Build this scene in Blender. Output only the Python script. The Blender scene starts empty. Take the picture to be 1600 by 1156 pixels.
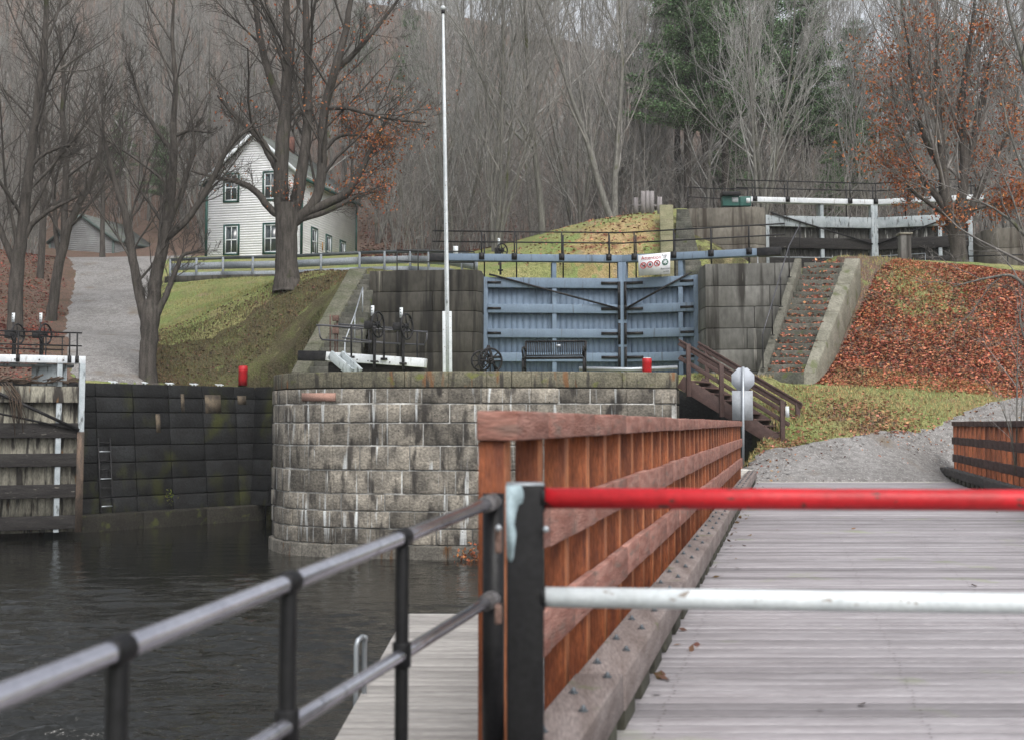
import bpy, math, random
import numpy as np
from mathutils import Vector, Matrix

# ------------------------------------------------------------------ camera, sky, sun, exposure
S = bpy.context.scene
F = 1900.0            # focal length in pixels of the 1600 px wide photograph
EYE = 1.35            # eye height over the bridge deck (deck is z = 0)
TH = math.atan(128 / F)
cam_d = bpy.data.cameras.new('camera')
cam = bpy.data.objects.new('camera', cam_d)
S.collection.objects.link(cam)
cam.location = (0, 0, EYE)
cam.rotation_euler = (math.pi / 2 + TH, 0, 0)
cam_d.sensor_width = 36
cam_d.lens = 36 * F / 1600
cam_d.shift_y = -45 / 1600
cam_d.clip_start = 0.05
cam_d.clip_end = 3000
cam_d.dof.use_dof = True
cam_d.dof.focus_distance = 36
cam_d.dof.aperture_fstop = 3.6
S.camera = cam

SUN_EL, SUN_AZ = math.radians(52), math.radians(160)
w = bpy.data.worlds.new('World')
S.world = w
w.use_nodes = True
nt = w.node_tree
sky = nt.nodes.new('ShaderNodeTexSky')
sky.sky_type = 'NISHITA'
sky.sun_disc = False
sky.sun_elevation = SUN_EL
sky.sun_rotation = SUN_AZ
sky.air_density = 1.0
sky.dust_density = 4.0
sky.ozone_density = 1.0
hs = nt.nodes.new('ShaderNodeHueSaturation')
hs.inputs['Saturation'].default_value = 0.22
nt.links.new(sky.outputs[0], hs.inputs['Color'])
bg = nt.nodes['Background']
nt.links.new(hs.outputs[0], bg.inputs['Color'])
bg.inputs['Strength'].default_value = 0.15
sl = bpy.data.lights.new('sun', 'SUN')
so = bpy.data.objects.new('sun', sl)
S.collection.objects.link(so)
sl.energy = 0.8
sl.angle = math.radians(30)
sl.color = (1.0, 0.97, 0.93)
# sun direction agrees with the sky: rotation measured clockwise from +Y seen from above
sd = Vector((math.sin(SUN_AZ) * math.cos(SUN_EL), math.cos(SUN_AZ) * math.cos(SUN_EL), math.sin(SUN_EL)))
so.rotation_euler = sd.to_track_quat('Z', 'Y').to_euler()
S.view_settings.view_transform = 'Standard'
S.view_settings.look = 'None'
S.view_settings.gamma = 1
S.view_settings.exposure = 0.68

# ------------------------------------------------------------------ helpers
rnd = random.Random(7)
CO, SI = math.cos(TH), math.sin(TH)

def P(px, py, D):
    """point of the place seen at photo pixel (px, py) and D metres ahead of the camera"""
    dx, dy = (px - 800) / F, (533 - py) / F
    vy, vz = CO - dy * SI, SI + dy * CO
    s = D / vy
    return Vector((dx * s, D, EYE + vz * s))

def V(*a): return Vector(a)

_mats = {}
def mat(name, c1, c2=None, scale=4.0, rough=0.8, bump=0.15, stretch=(1, 1, 1), metallic=0.0, attr=False,
        fine=0.25, streak=None, spot=None, lo=0.35, hi=0.65, spec=0.3, bscale=None):
    """noise-mixed two colour material; streak / spot = (colour, scale, stretch, threshold, softness)"""
    if name in _mats: return _mats[name]
    m = bpy.data.materials.new(name)
    m.use_nodes = True
    n, l = m.node_tree.nodes, m.node_tree.links
    b = n['Principled BSDF']
    b.inputs['Roughness'].default_value = rough
    b.inputs['Metallic'].default_value = metallic
    b.inputs['Specular IOR Level'].default_value = spec
    tc = n.new('ShaderNodeTexCoord')
    def noise(sc, st, det=5):
        mp = n.new('ShaderNodeMapping'); mp.inputs['Scale'].default_value = st
        l.new(tc.outputs['Object'], mp.inputs[0])
        t = n.new('ShaderNodeTexNoise'); t.inputs['Scale'].default_value = sc
        t.inputs['Detail'].default_value = det
        l.new(mp.outputs[0], t.inputs['Vector'])
        return t.outputs['Fac']
    def rng(src, a, c, o0=0.0, o1=1.0):
        r = n.new('ShaderNodeMapRange')
        r.inputs[1].default_value, r.inputs[2].default_value = a, c
        r.inputs[3].default_value, r.inputs[4].default_value = o0, o1
        l.new(src, r.inputs[0]); return r.outputs[0]
    def mix(fac, a, c, mode='MIX'):
        x = n.new('ShaderNodeMix'); x.data_type = 'RGBA'; x.blend_type = mode
        for v, i in ((fac, 0), (a, 6), (c, 7)):
            if isinstance(v, (int, float)): x.inputs[i].default_value = v
            elif isinstance(v, tuple): x.inputs[i].default_value = (*v, 1)
            else: l.new(v, x.inputs[i])
        return x.outputs[2]
    c2 = c2 or tuple(v * 0.8 for v in c1)
    col = mix(rng(noise(scale, stretch), lo, hi), c1, c2)
    fn = noise(scale * 9, stretch, 3)
    col = mix(1.0, col, _grey(n, l, rng(fn, 0.3, 0.7, 1 - fine, 1 + fine)), 'MULTIPLY')
    for ov in (streak or []), (spot or []):
        for (c, sc, st, thr, soft) in (ov if isinstance(ov, list) else [ov]):
            col = mix(rng(noise(sc, st, 4), thr, thr + soft), col, c)
    if attr:
        a = n.new('ShaderNodeAttribute'); a.attribute_name = 'tint'
        col = mix(1.0, col, a.outputs['Color'], 'MULTIPLY')
    l.new(col, b.inputs['Base Color'])
    if bump:
        bp = n.new('ShaderNodeBump'); bp.inputs['Strength'].default_value = min(1, bump * 2)
        bp.inputs['Distance'].default_value = 0.02
        l.new(noise(bscale or scale * 5, stretch, 6), bp.inputs['Height']); l.new(bp.outputs[0], b.inputs['Normal'])
    _mats[name] = m
    return m

def _grey(n, l, src):
    c = n.new('ShaderNodeCombineColor')
    for i in range(3): l.new(src, c.inputs[i])
    return c.outputs[0]

def setp(o, label=None, cat=None, group=None, kind=None):
    if label: o['label'] = label
    if cat: o['category'] = cat
    if group: o['group'] = group
    if kind: o['kind'] = kind
    return o

def thing(name, label, cat, loc, group=None):
    o = bpy.data.objects.new(name, None)
    S.collection.objects.link(o)
    o.location = loc
    o.empty_display_size = 0.2
    return setp(o, label, cat, group)

def mkmesh(name, verts, faces_flat, counts, m=None, smooth=False, tint=None):
    """fast mesh from numpy arrays; faces_flat = vertex indices, counts = corners per face"""
    me = bpy.data.meshes.new(name)
    verts = np.asarray(verts, dtype=np.float32)
    faces_flat = np.asarray(faces_flat, dtype=np.int32).ravel()
    counts = np.asarray(counts, dtype=np.int32)
    me.vertices.add(len(verts)); me.vertices.foreach_set('co', verts.ravel())
    me.loops.add(len(faces_flat)); me.loops.foreach_set('vertex_index', faces_flat)
    me.polygons.add(len(counts))
    st = np.zeros(len(counts), dtype=np.int32); st[1:] = np.cumsum(counts)[:-1]
    me.polygons.foreach_set('loop_start', st)
    try: me.polygons.foreach_set('loop_total', counts)
    except Exception: pass
    if smooth: me.polygons.foreach_set('use_smooth', np.ones(len(counts), dtype=bool))
    if tint is not None:
        ca = me.color_attributes.new('tint', 'FLOAT_COLOR', 'CORNER')
        t = np.ones((len(counts), 4), dtype=np.float32); t[:, :3] = tint
        ca.data.foreach_set('color', np.repeat(t, counts, axis=0).ravel())
    me.update(); me.validate()
    if m: me.materials.append(m)
    return me

def link(name, me, parent=None):
    o = bpy.data.objects.new(name, me)
    S.collection.objects.link(o)
    if parent: o.parent = parent
    return o

class MB:
    """collects solids in place coordinates and links them as ONE mesh"""
    def __init__(s): s.v, s.f, s.t, s.cur = [], [], [], (1, 1, 1)
    def tint(s, a, b=None):
        if b is None: b = a
        k = rnd.uniform(a, b); s.cur = (k, k, k); return s
    def tintc(s, c): s.cur = c; return s
    def add(s, vs, fs):
        k = len(s.v); s.v += [tuple(p) for p in vs]
        for f in fs: s.f.append([k + i for i in f]); s.t.append(s.cur)
    def hexa(s, c):   # 8 corners: bottom ccw 0-3, top 4-7
        s.add(c, [(0, 3, 2, 1), (4, 5, 6, 7), (0, 1, 5, 4), (1, 2, 6, 5), (2, 3, 7, 6), (3, 0, 4, 7)])
    def box(s, c, d, rz=0):
        c = Vector(c); x, y, z = d[0] / 2, d[1] / 2, d[2] / 2
        R = Matrix.Rotation(rz, 3, 'Z')
        s.hexa([c + R @ Vector(q) for q in ((-x, -y, -z), (x, -y, -z), (x, y, -z), (-x, y, -z), (-x, -y, z), (x, -y, z), (x, y, z), (-x, y, z))])
    def bar(s, p, q, wd, ht, up=(0, 0, 1)):
        p, q = Vector(p), Vector(q); d = (q - p).normalized(); up = Vector(up)
        if abs(d.dot(up)) > .999: up = Vector((0, 1, 0))
        a = d.cross(up).normalized() * wd / 2; b = a.cross(d).normalized() * ht / 2
        s.hexa([p - a - b, p + a - b, q + a - b, q - a - b, p - a + b, p + a + b, q + a + b, q - a + b])
    def tube(s, pts, r, n=8, cap=True):
        pts = [Vector(p) for p in pts]; rs = r if isinstance(r, (list, tuple)) else [r] * len(pts)
        k = len(s.v); prev = None
        for i, p in enumerate(pts):
            d = (pts[min(i + 1, len(pts) - 1)] - pts[max(i - 1, 0)]).normalized()
            if prev is None: prev = d.orthogonal().normalized()
            a = (prev - d * prev.dot(d)).normalized(); b = d.cross(a); prev = a
            for j in range(n):
                t = 2 * math.pi * j / n
                s.v.append(tuple(p + (a * math.cos(t) + b * math.sin(t)) * rs[i]))
        for i in range(len(pts) - 1):
            for j in range(n):
                j2 = (j + 1) % n
                s.f.append([k + i * n + j, k + i * n + j2, k + (i + 1) * n + j2, k + (i + 1) * n + j]); s.t.append(s.cur)
        if cap:
            s.f.append([k + j for j in reversed(range(n))]); s.t.append(s.cur)
            s.f.append([k + (len(pts) - 1) * n + j for j in range(n)]); s.t.append(s.cur)
    def prism(s, poly, ext):
        n = len(poly); a = [Vector(p) for p in poly]; b = [p + Vector(ext) for p in a]
        s.add(a + b, [tuple(reversed(range(n))), tuple(range(n, 2 * n))] + [(i, (i + 1) % n, n + (i + 1) % n, n + i) for i in range(n)])
    def ring(s, c, ax, R, r, n=24, k=6):
        c, ax = Vector(c), Vector(ax).normalized(); a = ax.orthogonal().normalized(); b = ax.cross(a)
        i0 = len(s.v)
        for i in range(n):
            t = 2 * math.pi * i / n; d = a * math.cos(t) + b * math.sin(t)
            for j in range(k):
                u = 2 * math.pi * j / k
                s.v.append(tuple(c + d * (R + r * math.cos(u)) + ax * r * math.sin(u)))
        for i in range(n):
            for j in range(k):
                i2, j2 = (i + 1) % n, (j + 1) % k
                s.f.append([i0 + i * k + j, i0 + i2 * k + j, i0 + i2 * k + j2, i0 + i * k + j2]); s.t.append(s.cur)
    def ball(s, c, r, n=12):
        c = Vector(c); k = len(s.v); m_ = n // 2
        for i in range(m_ + 1):
            a = math.pi * i / m_
            for j in range(n):
                b = 2 * math.pi * j / n
                s.v.append(tuple(c + Vector((math.sin(a) * math.cos(b), math.sin(a) * math.sin(b), math.cos(a))) * r))
        for i in range(m_):
            for j in range(n):
                j2 = (j + 1) % n
                s.f.append([k + i * n + j, k + (i + 1) * n + j, k + (i + 1) * n + j2, k + i * n + j2]); s.t.append(s.cur)
    def build(s, name, m, parent=None, bevel=0, smooth=False, seg=2):
        off = Vector((0, 0, 0))
        pr = parent
        while pr is not None:
            off += pr.location; pr = pr.parent
        vs = np.array(s.v, dtype=np.float32) - np.array(off, dtype=np.float32)
        flat = [i for f in s.f for i in f]
        me = mkmesh(name, vs, flat, [len(f) for f in s.f], m, smooth, np.array(s.t, dtype=np.float32))
        o = link(name, me, parent)
        if smooth == 'auto' or (smooth and bevel): pass
        if bevel:
            b = o.modifiers.new('bevel', 'BEVEL'); b.width = bevel; b.segments = seg; b.limit_method = 'ANGLE'
        return o

def dup(root, loc=None, rot=None, scale=None, label=None):
    def cp(o, par):
        c = o.copy(); S.collection.objects.link(c)
        if par: c.parent = par
        for ch in o.children: cp(ch, c)
        return c
    r = cp(root, None)
    if loc is not None: r.location = loc
    if rot is not None: r.rotation_euler = rot
    if scale is not None: r.scale = scale
    if label: r['label'] = label
    return r

# ------------------------------------------------------------------ materials
wood_red = mat('stained_red_wood', (.25, .075, .029), (.125, .036, .017), 3, .62, .3, (6, 6, 1), attr=True, fine=.3, spot=((.09, .03, .02), 7, (6, 6, .8), .6, .12))
wood_rail = mat('weathered_red_rail', (.35, .185, .15), (.23, .10, .076), 3, .75, .3, (1.2, 1.2, 7), attr=True, fine=.25, spot=((.18, .13, .11), 5, (.6, .6, 4), .56, .2))
wood_rail_shade = mat('shaded_weathered_rail', (.10, .062, .055), (.055, .035, .033), 3, .75, .3, (1.2, 1.2, 7), attr=True, fine=.25)  # right fence rails: weathered wood with shadow-side darkness mixed into the colour
wood_curb = mat('grey_brown_timber', (.235, .20, .19), (.15, .12, .11), 2.5, .85, .12, (5, .6, 5), attr=True, fine=.3, spot=((.12, .13, .07), 4, (1, 1, 1), .62, .1))
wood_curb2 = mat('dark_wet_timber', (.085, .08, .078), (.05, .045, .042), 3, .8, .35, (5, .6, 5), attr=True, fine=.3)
wood_deck = mat('frosty_deck_wood', (.35, .332, .348), (.262, .245, .256), 2.0, .85, .2, (.7, 4, 1), attr=True, fine=.12, spot=((.27, .29, .2), 1.3, (1, 1, 1), .62, .12))
wood_dark = mat('brown_painted_wood', (.085, .052, .045), (.06, .036, .032), 4, .6, .2, (2, 2, 2), attr=True)
paint_black = mat('black_paint', (.006, .006, .007), (.011, .011, .012), 6, .45, .05, fine=.3, spec=.22)
paint_rail = mat('rubbed_black_pipe', (.50, .50, .56), (.62, .62, .68), 7, .2, .02, (1, 1, 1), fine=.1, metallic=.9, spec=.6, streak=((.22, .22, .25), 9, (1, 1, 1), .62, .1))
dark_pipe = mat('dark_pipe', (.035, .036, .042), (.07, .07, .08), 9, .3, .03, fine=.2, spec=.6)
paint_red = mat('red_paint', (.50, .012, .02), (.38, .012, .018), 5, .45, .06, fine=.12, spec=.35, spot=[((.09, .035, .03), 21, (1, 2, 2), .64, .03), ((.30, .02, .02), 3, (1, 1, 1), .55, .2)])
paint_white = mat('white_paint', (.66, .70, .72), (.54, .58, .60), 7, .45, .05, fine=.08, spot=[((.24, .20, .17), 15, (1, 2, 2), .66, .04), ((.46, .47, .46), 2.2, (1, 1, 1), .56, .2)])
paint_beam = mat('white_beam_paint', (.72, .75, .77), (.60, .63, .66), 3, .6, .1, fine=.08, streak=((.34, .33, .31), 5, (2.5, 2.5, .5), .62, .1))
paint_blue = mat('grey_blue_paint', (.165, .225, .30), (.14, .19, .255), 2.5, .6, .1, (1, 1, .6), fine=.08, attr=True, streak=((.095, .12, .15), 3, (3, 3, .3), .6, .12))
paint_pale = mat('pale_blue_paint', (.42, .46, .48), (.30, .34, .36), 3, .6, .15, fine=.1, attr=True, streak=((.10, .11, .11), 5, (2, 2, .5), .56, .1))
iron = mat('black_iron', (.012, .013, .015), (.028, .026, .026), 9, .5, .2, metallic=.3, fine=.4)
rusty = mat('rusty_iron', (.17, .11, .09), (.09, .05, .04), 12, .8, .2, fine=.3)
galv = mat('galvanised_metal', (.40, .43, .46), (.34, .37, .40), 4, .42, .05, metallic=.5, fine=.08)
peel = mat('peeled_blue_primer', (.33, .42, .46), (.24, .31, .34), 25, .6, .1, fine=.15)
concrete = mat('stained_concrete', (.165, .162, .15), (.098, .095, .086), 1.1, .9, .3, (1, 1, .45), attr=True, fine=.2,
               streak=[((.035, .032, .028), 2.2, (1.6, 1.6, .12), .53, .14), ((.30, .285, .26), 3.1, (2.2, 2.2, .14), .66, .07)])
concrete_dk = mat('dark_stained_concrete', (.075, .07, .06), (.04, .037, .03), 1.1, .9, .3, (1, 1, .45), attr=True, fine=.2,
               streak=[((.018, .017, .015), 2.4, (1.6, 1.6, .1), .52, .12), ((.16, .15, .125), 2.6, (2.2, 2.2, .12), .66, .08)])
stone = mat('sandstone_blocks', (.265, .24, .20), (.115, .105, .09), 1.9, .92, .9, (1, 1, 1.2), attr=True, fine=.4, bscale=14,
            streak=[((.05, .045, .04), 2.6, (1.4, 1.4, .45), .53, .12), ((.50, .52, .52), 3.3, (2.4, 2.4, .16), .60, .10)],
            spot=((.02, .02, .018), 13, (1, 1, 1), .70, .03))
mortar = mat('pale_mortar', (.46, .46, .44), (.11, .105, .095), 1.6, .95, .3, fine=.3)
coping_m = mat('mossy_coping_stone', (.175, .16, .115), (.10, .095, .07), 2.5, .92, .8, attr=True, fine=.35, bscale=16,
               streak=[((.055, .05, .042), 3, (2, 2, .3), .54, .1), ((.17, .09, .045), 2.1, (2, 2, .4), .62, .08)], spot=((.14, .15, .045), 2.2, (1, 1, 1.5), .62, .1))
wet_stone = mat('wet_dark_masonry', (.020, .021, .022), (.011, .011, .011), 2.2, .75, .7, attr=True, fine=.45, bscale=12, spec=.2,
                streak=[((.040, .043, .012), 1.3, (1, 1, .6), .54, .14), ((.085, .075, .055), 3.0, (3, 3, .3), .75, .05)])
wet_base = mat('wet_footing', (.030, .028, .020), (.018, .016, .013), 2.2, .8, .5, attr=True, fine=.4, streak=((.06, .065, .02), 3, (1, 1, 1), .58, .1))
pier_base = mat('pale_footing', (.15, .14, .12), (.08, .074, .064), 2.2, .9, .7, attr=True, fine=.4, streak=((.10, .05, .02), 3, (2, 2, .4), .6, .1))
step_m = mat('stone_steps', (.115, .112, .095), (.06, .062, .05), 2, .9, .5, attr=True, fine=.3, spot=((.07, .085, .03), 3, (1, 1, 1), .6, .1))
cope_pale = mat('pale_stone_coping', (.25, .24, .195), (.16, .155, .12), 2, .9, .5, attr=True, fine=.25, spot=((.12, .13, .07), 2.4, (1, 1, 1), .58, .12))
gate_old = mat('old_cream_boards', (.31, .295, .24), (.19, .178, .145), 2, .9, .4, (2, 2, .6), attr=True, fine=.3,
               streak=[((.045, .04, .035), 2.2, (3, 3, .4), .50, .1), ((.20, .11, .05), 2.2, (3, 3, .5), .66, .06)])
curb_moss_shade = mat('damp_mossy_shaded_blocks', (.075, .075, .055), (.045, .042, .034), 3, .85, .1, attr=True, fine=.3)  # damp mossy timber, darkened in colour for the shade under the kerb beam
gate_dark = mat('blackened_boards', (.085, .083, .075), (.05, .048, .043), 3, .9, .3, (3, 3, .6), attr=True, fine=.3, streak=((.36, .36, .34), 2.4, (3.5, 3.5, .5), .60, .05))
gate_wet = mat('black_wet_timber', (.035, .032, .03), (.018, .016, .016), 3, .8, .5, (.6, .6, 4), attr=True, fine=.4, spot=((.14, .13, .115), 3, (1, 1, 3), .66, .06))
siding = mat('white_siding', (.80, .81, .83), (.73, .74, .76), 1.2, .6, .05, fine=.05, attr=True)
siding_old = mat('faded_white_siding', (.30, .31, .31), (.24, .245, .245), 1.2, .7, .05, fine=.08, attr=True)
trim_green = mat('dark_green_trim', (.012, .06, .048), (.01, .05, .04), 3, .5, .05, fine=.1)
roof_m = mat('grey_shingles', (.16, .17, .165), (.11, .12, .11), 5, .85, .3, attr=True, fine=.25, spot=((.10, .13, .07), 1.2, (1, 1, 1), .55, .2))
glass = mat('window_glass', (.02, .03, .035), (.05, .06, .065), .8, .08, .0, fine=.1, spec=.8)
bark = mat('grey_brown_bark', (.19, .185, .165), (.105, .10, .09), 3, .95, .8, (4, 4, .6), fine=.4, bscale=18, spot=((.075, .08, .035), 1.6, (1, 1, .6), .60, .1))
bark_dk = mat('dark_bark', (.095, .084, .074), (.046, .041, .036), 3, .95, .8, (4, 4, .6), fine=.4, bscale=18, spot=((.05, .055, .024), 1.6, (1, 1, .6), .62, .1))
twig_m = mat('grey_twigs', (.315, .31, .295), (.22, .215, .20), .35, .95, 0, fine=.3)
twig_br = mat('brown_twigs', (.26, .247, .23), (.175, .165, .152), .35, .95, 0, fine=.3)
twig_dk = mat('dark_twigs', (.10, .09, .08), (.062, .056, .05), .6, .95, 0, fine=.3)
needle_m = mat('pine_needles', (.13, .20, .10), (.075, .12, .06), .6, .9, 0, attr=True, fine=.3)
leaf_or = mat('orange_leaves', (.40, .145, .055), (.29, .10, .04), .8, .8, 0, attr=True, fine=.2)
leaf_red = mat('fallen_red_leaves', (.50, .19, .105), (.34, .135, .08), .8, .85, 0, attr=True, fine=.2)
lichen = mat('yellow_lichen_bark', (.20, .19, .05), (.08, .075, .04), 5, .95, .5, fine=.4)
# ------------------------------------------------------------------ the lie of the land
WATER = -1.95
T1 = 2.62      # terrace round the lower lock
T2 = 6.3       # terrace level with the top of the blue gates
ctl = [P(*a) for a in [
    (250, 592, 41), (350, 592, 43), (430, 580, 42), (265, 525, 45.5), (330, 490, 46.5), (400, 455, 47), (450, 440, 45.5), (540, 430, 41.5),
    (300, 450, 55), (350, 470, 51), (400, 440, 55), (270, 482, 52), (330, 432, 60), (450, 428, 58), (560, 426, 56), (650, 426, 54), (600, 429, 47.5), (540, 429, 48.5), (640, 428, 44.5), (500, 430, 51), (690, 427, 49), (590, 427, 52), (860, 368, 57), (980, 345, 54),
    (330, 405, 66), (450, 404, 66), (560, 404, 66), (440, 400, 74), (330, 400, 76), (560, 396, 80),
    (160, 599, 38.6), (120, 560, 42), (210, 560, 42), (105, 520, 48), (220, 520, 48), (112, 450, 58), (235, 450, 58), (95, 405, 68), (250, 405, 68),
    (90, 398, 90), (250, 396, 92), (60, 520, 44), (70, 450, 56), (20, 400, 60), (0, 540, 42), (-200, 520, 42), (-200, 380, 64), (-300, 420, 50),
    (620, 402, 64), (700, 402, 62), (620, 335, 110), (800, 335, 105),
    (1045, 337, 49.5), (950, 343, 50.5), (880, 357, 51), (830, 382, 51), (780, 400, 52), (720, 412, 55), (830, 428, 46), (900, 430, 45.5), (1000, 428, 45),
    (1000, 341, 57), (1060, 346, 52), (1120, 338, 56), (1100, 336, 62), (900, 352, 62),
    (1350, 411, 39.5), (1430, 411, 40.5), (1520, 413, 41), (1600, 418, 41.5), (1800, 420, 42),
    (1260, 592, 34), (1330, 592, 34.4), (1450, 588, 35), (1600, 583, 36), (1800, 575, 37),
    (1250, 640, 31.7), (1400, 620, 33.4), (1300, 698, 30), (1400, 663, 31.4), (1500, 632, 33.4), (1600, 606, 35.4),
    (1475, 739, 30.6), (1600, 655, 33), (1800, 640, 34), (1205, 705, 29.6), (1225, 690, 30.4), (1180, 728, 29.2),
]]
ctl += [V(*a) for a in [
    (5, 28.3, 0), (10, 28.3, 0), (7.5, 28.2, -.02), (6.3, 28.2, -.01), (8.8, 28.2, -.02), (7.5, 27.2, -.1), (7.6, 29, .26), (14, 28.3, .05), (25, 28.3, .3), (45, 30, 1.5), (45, 42, 6.5), (14, 45, 6.4), (20, 47, 6.5), (12, 49, 6.5),
    (26, 52, 8.5), (24, 58, 10.2), (35, 50, 8.5), (45, 60, 12), (15, 60, 10.2), (10, 66, 10.6), (25, 66, 11),
    (0, 34, T1), (4, 34, T1), (-5, 34, T1 + .1), (1, 37.5, T1), (-3, 41.5, T2), (8, 41, T2), (3, 43, 6.0),
    (0, 110, 21), (-35, 110, 20.5), (35, 110, 19), (0, 160, 43), (-60, 160, 46), (60, 160, 31), (0, 230, 76), (-90, 230, 84), (90, 230, 52), (80, 110, 20), (-80, 110, 24),
    (-80, 70, 13), (-60, 45, 6), (-40, 38, 3), (80, 70, 12), (80, 45, 8), (0, 300, 100), (-120, 300, 108), (120, 300, 66), (-120, 150, 42), (120, 150, 28)]]
CT = np.array([[p[0], p[1], p[2]] for p in ctl])
def _tps(r2): return 0.5 * r2 * np.log(r2 + 1e-9)
_n = len(CT)
_A = np.zeros((_n + 3, _n + 3))
_r2 = ((CT[:, None, :2] - CT[None, :, :2]) ** 2).sum(-1)
_A[:_n, :_n] = _tps(_r2) + np.eye(_n) * 0.5
_A[:_n, _n:] = np.c_[np.ones(_n), CT[:, :2]]; _A[_n:, :_n] = _A[:_n, _n:].T
_W = np.linalg.solve(_A, np.r_[CT[:, 2], 0, 0, 0])
def inpoly(x, y, poly):
    x, y = np.asarray(x, float), np.asarray(y, float); c = np.zeros(x.shape, bool); n = len(poly)
    for i in range(n):
        (x1, y1), (x2, y2) = poly[i], poly[(i + 1) % n]
        k = ((y1 > y) != (y2 > y))
        with np.errstate(divide='ignore', invalid='ignore'):
            c ^= k & (x < (x2 - x1) * (y - y1) / (y2 - y1 + 1e-12) + x1)
    return c
BASIN = [(-90, 2.2), (90, 2.2), (90, 25), (14, 27.6), (5.0, 27.8), (5.2, 28.6), (5.7, 29.5), (6.3, 30.5), (6.7, 31.4), (6.7, 31.85), (4.0, 31.9), (-5.2, 31.2), (-6.0, 33.5), (-6.6, 41.0), (-9.2, 42.9), (-13.6, 37.9), (-90, 35.4)]
TER1 = [(-5.9, 31), (4.1, 31.3), (5.4, 32.6), (7.2, 33.4), (9.5, 38.3), (6.4, 38.6), (6.4, 41.8), (-1.3, 41.8), (-1.3, 40.0), (-4.8, 40.4), (-5.4, 40.4), (-7.1, 36.2), (-7.1, 33)]
TER2 = [(-1.3, 40), (-1.3, 43.5), (-4.2, 44), (-5.4, 40.4)]
TER3 = [(6.4, 38.5), (9.4, 38.3), (11, 38.9), (11, 47), (6.9, 47), (6.4, 41)]
CHAMB = [(-1.3, 41.8), (6.4, 41.8), (7.2, 46.5), (-.5, 46.5)]
def gz(x, y):
    x = np.atleast_1d(np.asarray(x, float)); y = np.atleast_1d(np.asarray(y, float))
    sh = x.shape; xf, yf = x.ravel(), y.ravel(); z = np.zeros(len(xf))
    for a in range(0, len(xf), 20000):
        b = slice(a, a + 20000)
        r2 = (xf[b, None] - CT[None, :, 0]) ** 2 + (yf[b, None] - CT[None, :, 1]) ** 2
        z[b] = _tps(r2) @ _W[:_n] + _W[_n] + _W[_n + 1] * xf[b] + _W[_n + 2] * yf[b]
    z = z.reshape(sh)
    z = np.where(y < 2.3, -.25, z)
    z = np.where(inpoly(x, y, TER2) | inpoly(x, y, TER3), 6.27, z)
    z = np.where(inpoly(x, y, CHAMB), 5.3, z)
    z = np.where(inpoly(x, y, TER1), T1, z)
    z = np.where(inpoly(x, y, BASIN), -3.6, z)
    return z
def g1(x, y): return float(gz([x], [y])[0])
def on(px, D):
    """a point on the ground, D metres ahead, in the direction of photo column px"""
    X = (px - 800) / F * D * 1.0
    return V(X, D, g1(X, D))

def grid(name, xs, ys, m, zoff=0.0, mask=None, bumpy=0.0, seed=1):
    X, Y = np.meshgrid(xs, ys); Z = gz(X, Y) + zoff
    if bumpy:
        r = np.random.default_rng(seed); Z = Z + (r.random(Z.shape) - .5) * bumpy * (Z > 0)
    v = np.stack([X, Y, Z], -1).reshape(-1, 3); nx, ny = len(xs), len(ys)
    i, j = np.meshgrid(np.arange(nx - 1), np.arange(ny - 1)); a = (j * nx + i).ravel()
    f = np.stack([a, a + 1, a + 1 + nx, a + nx], -1)
    return v, f

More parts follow.
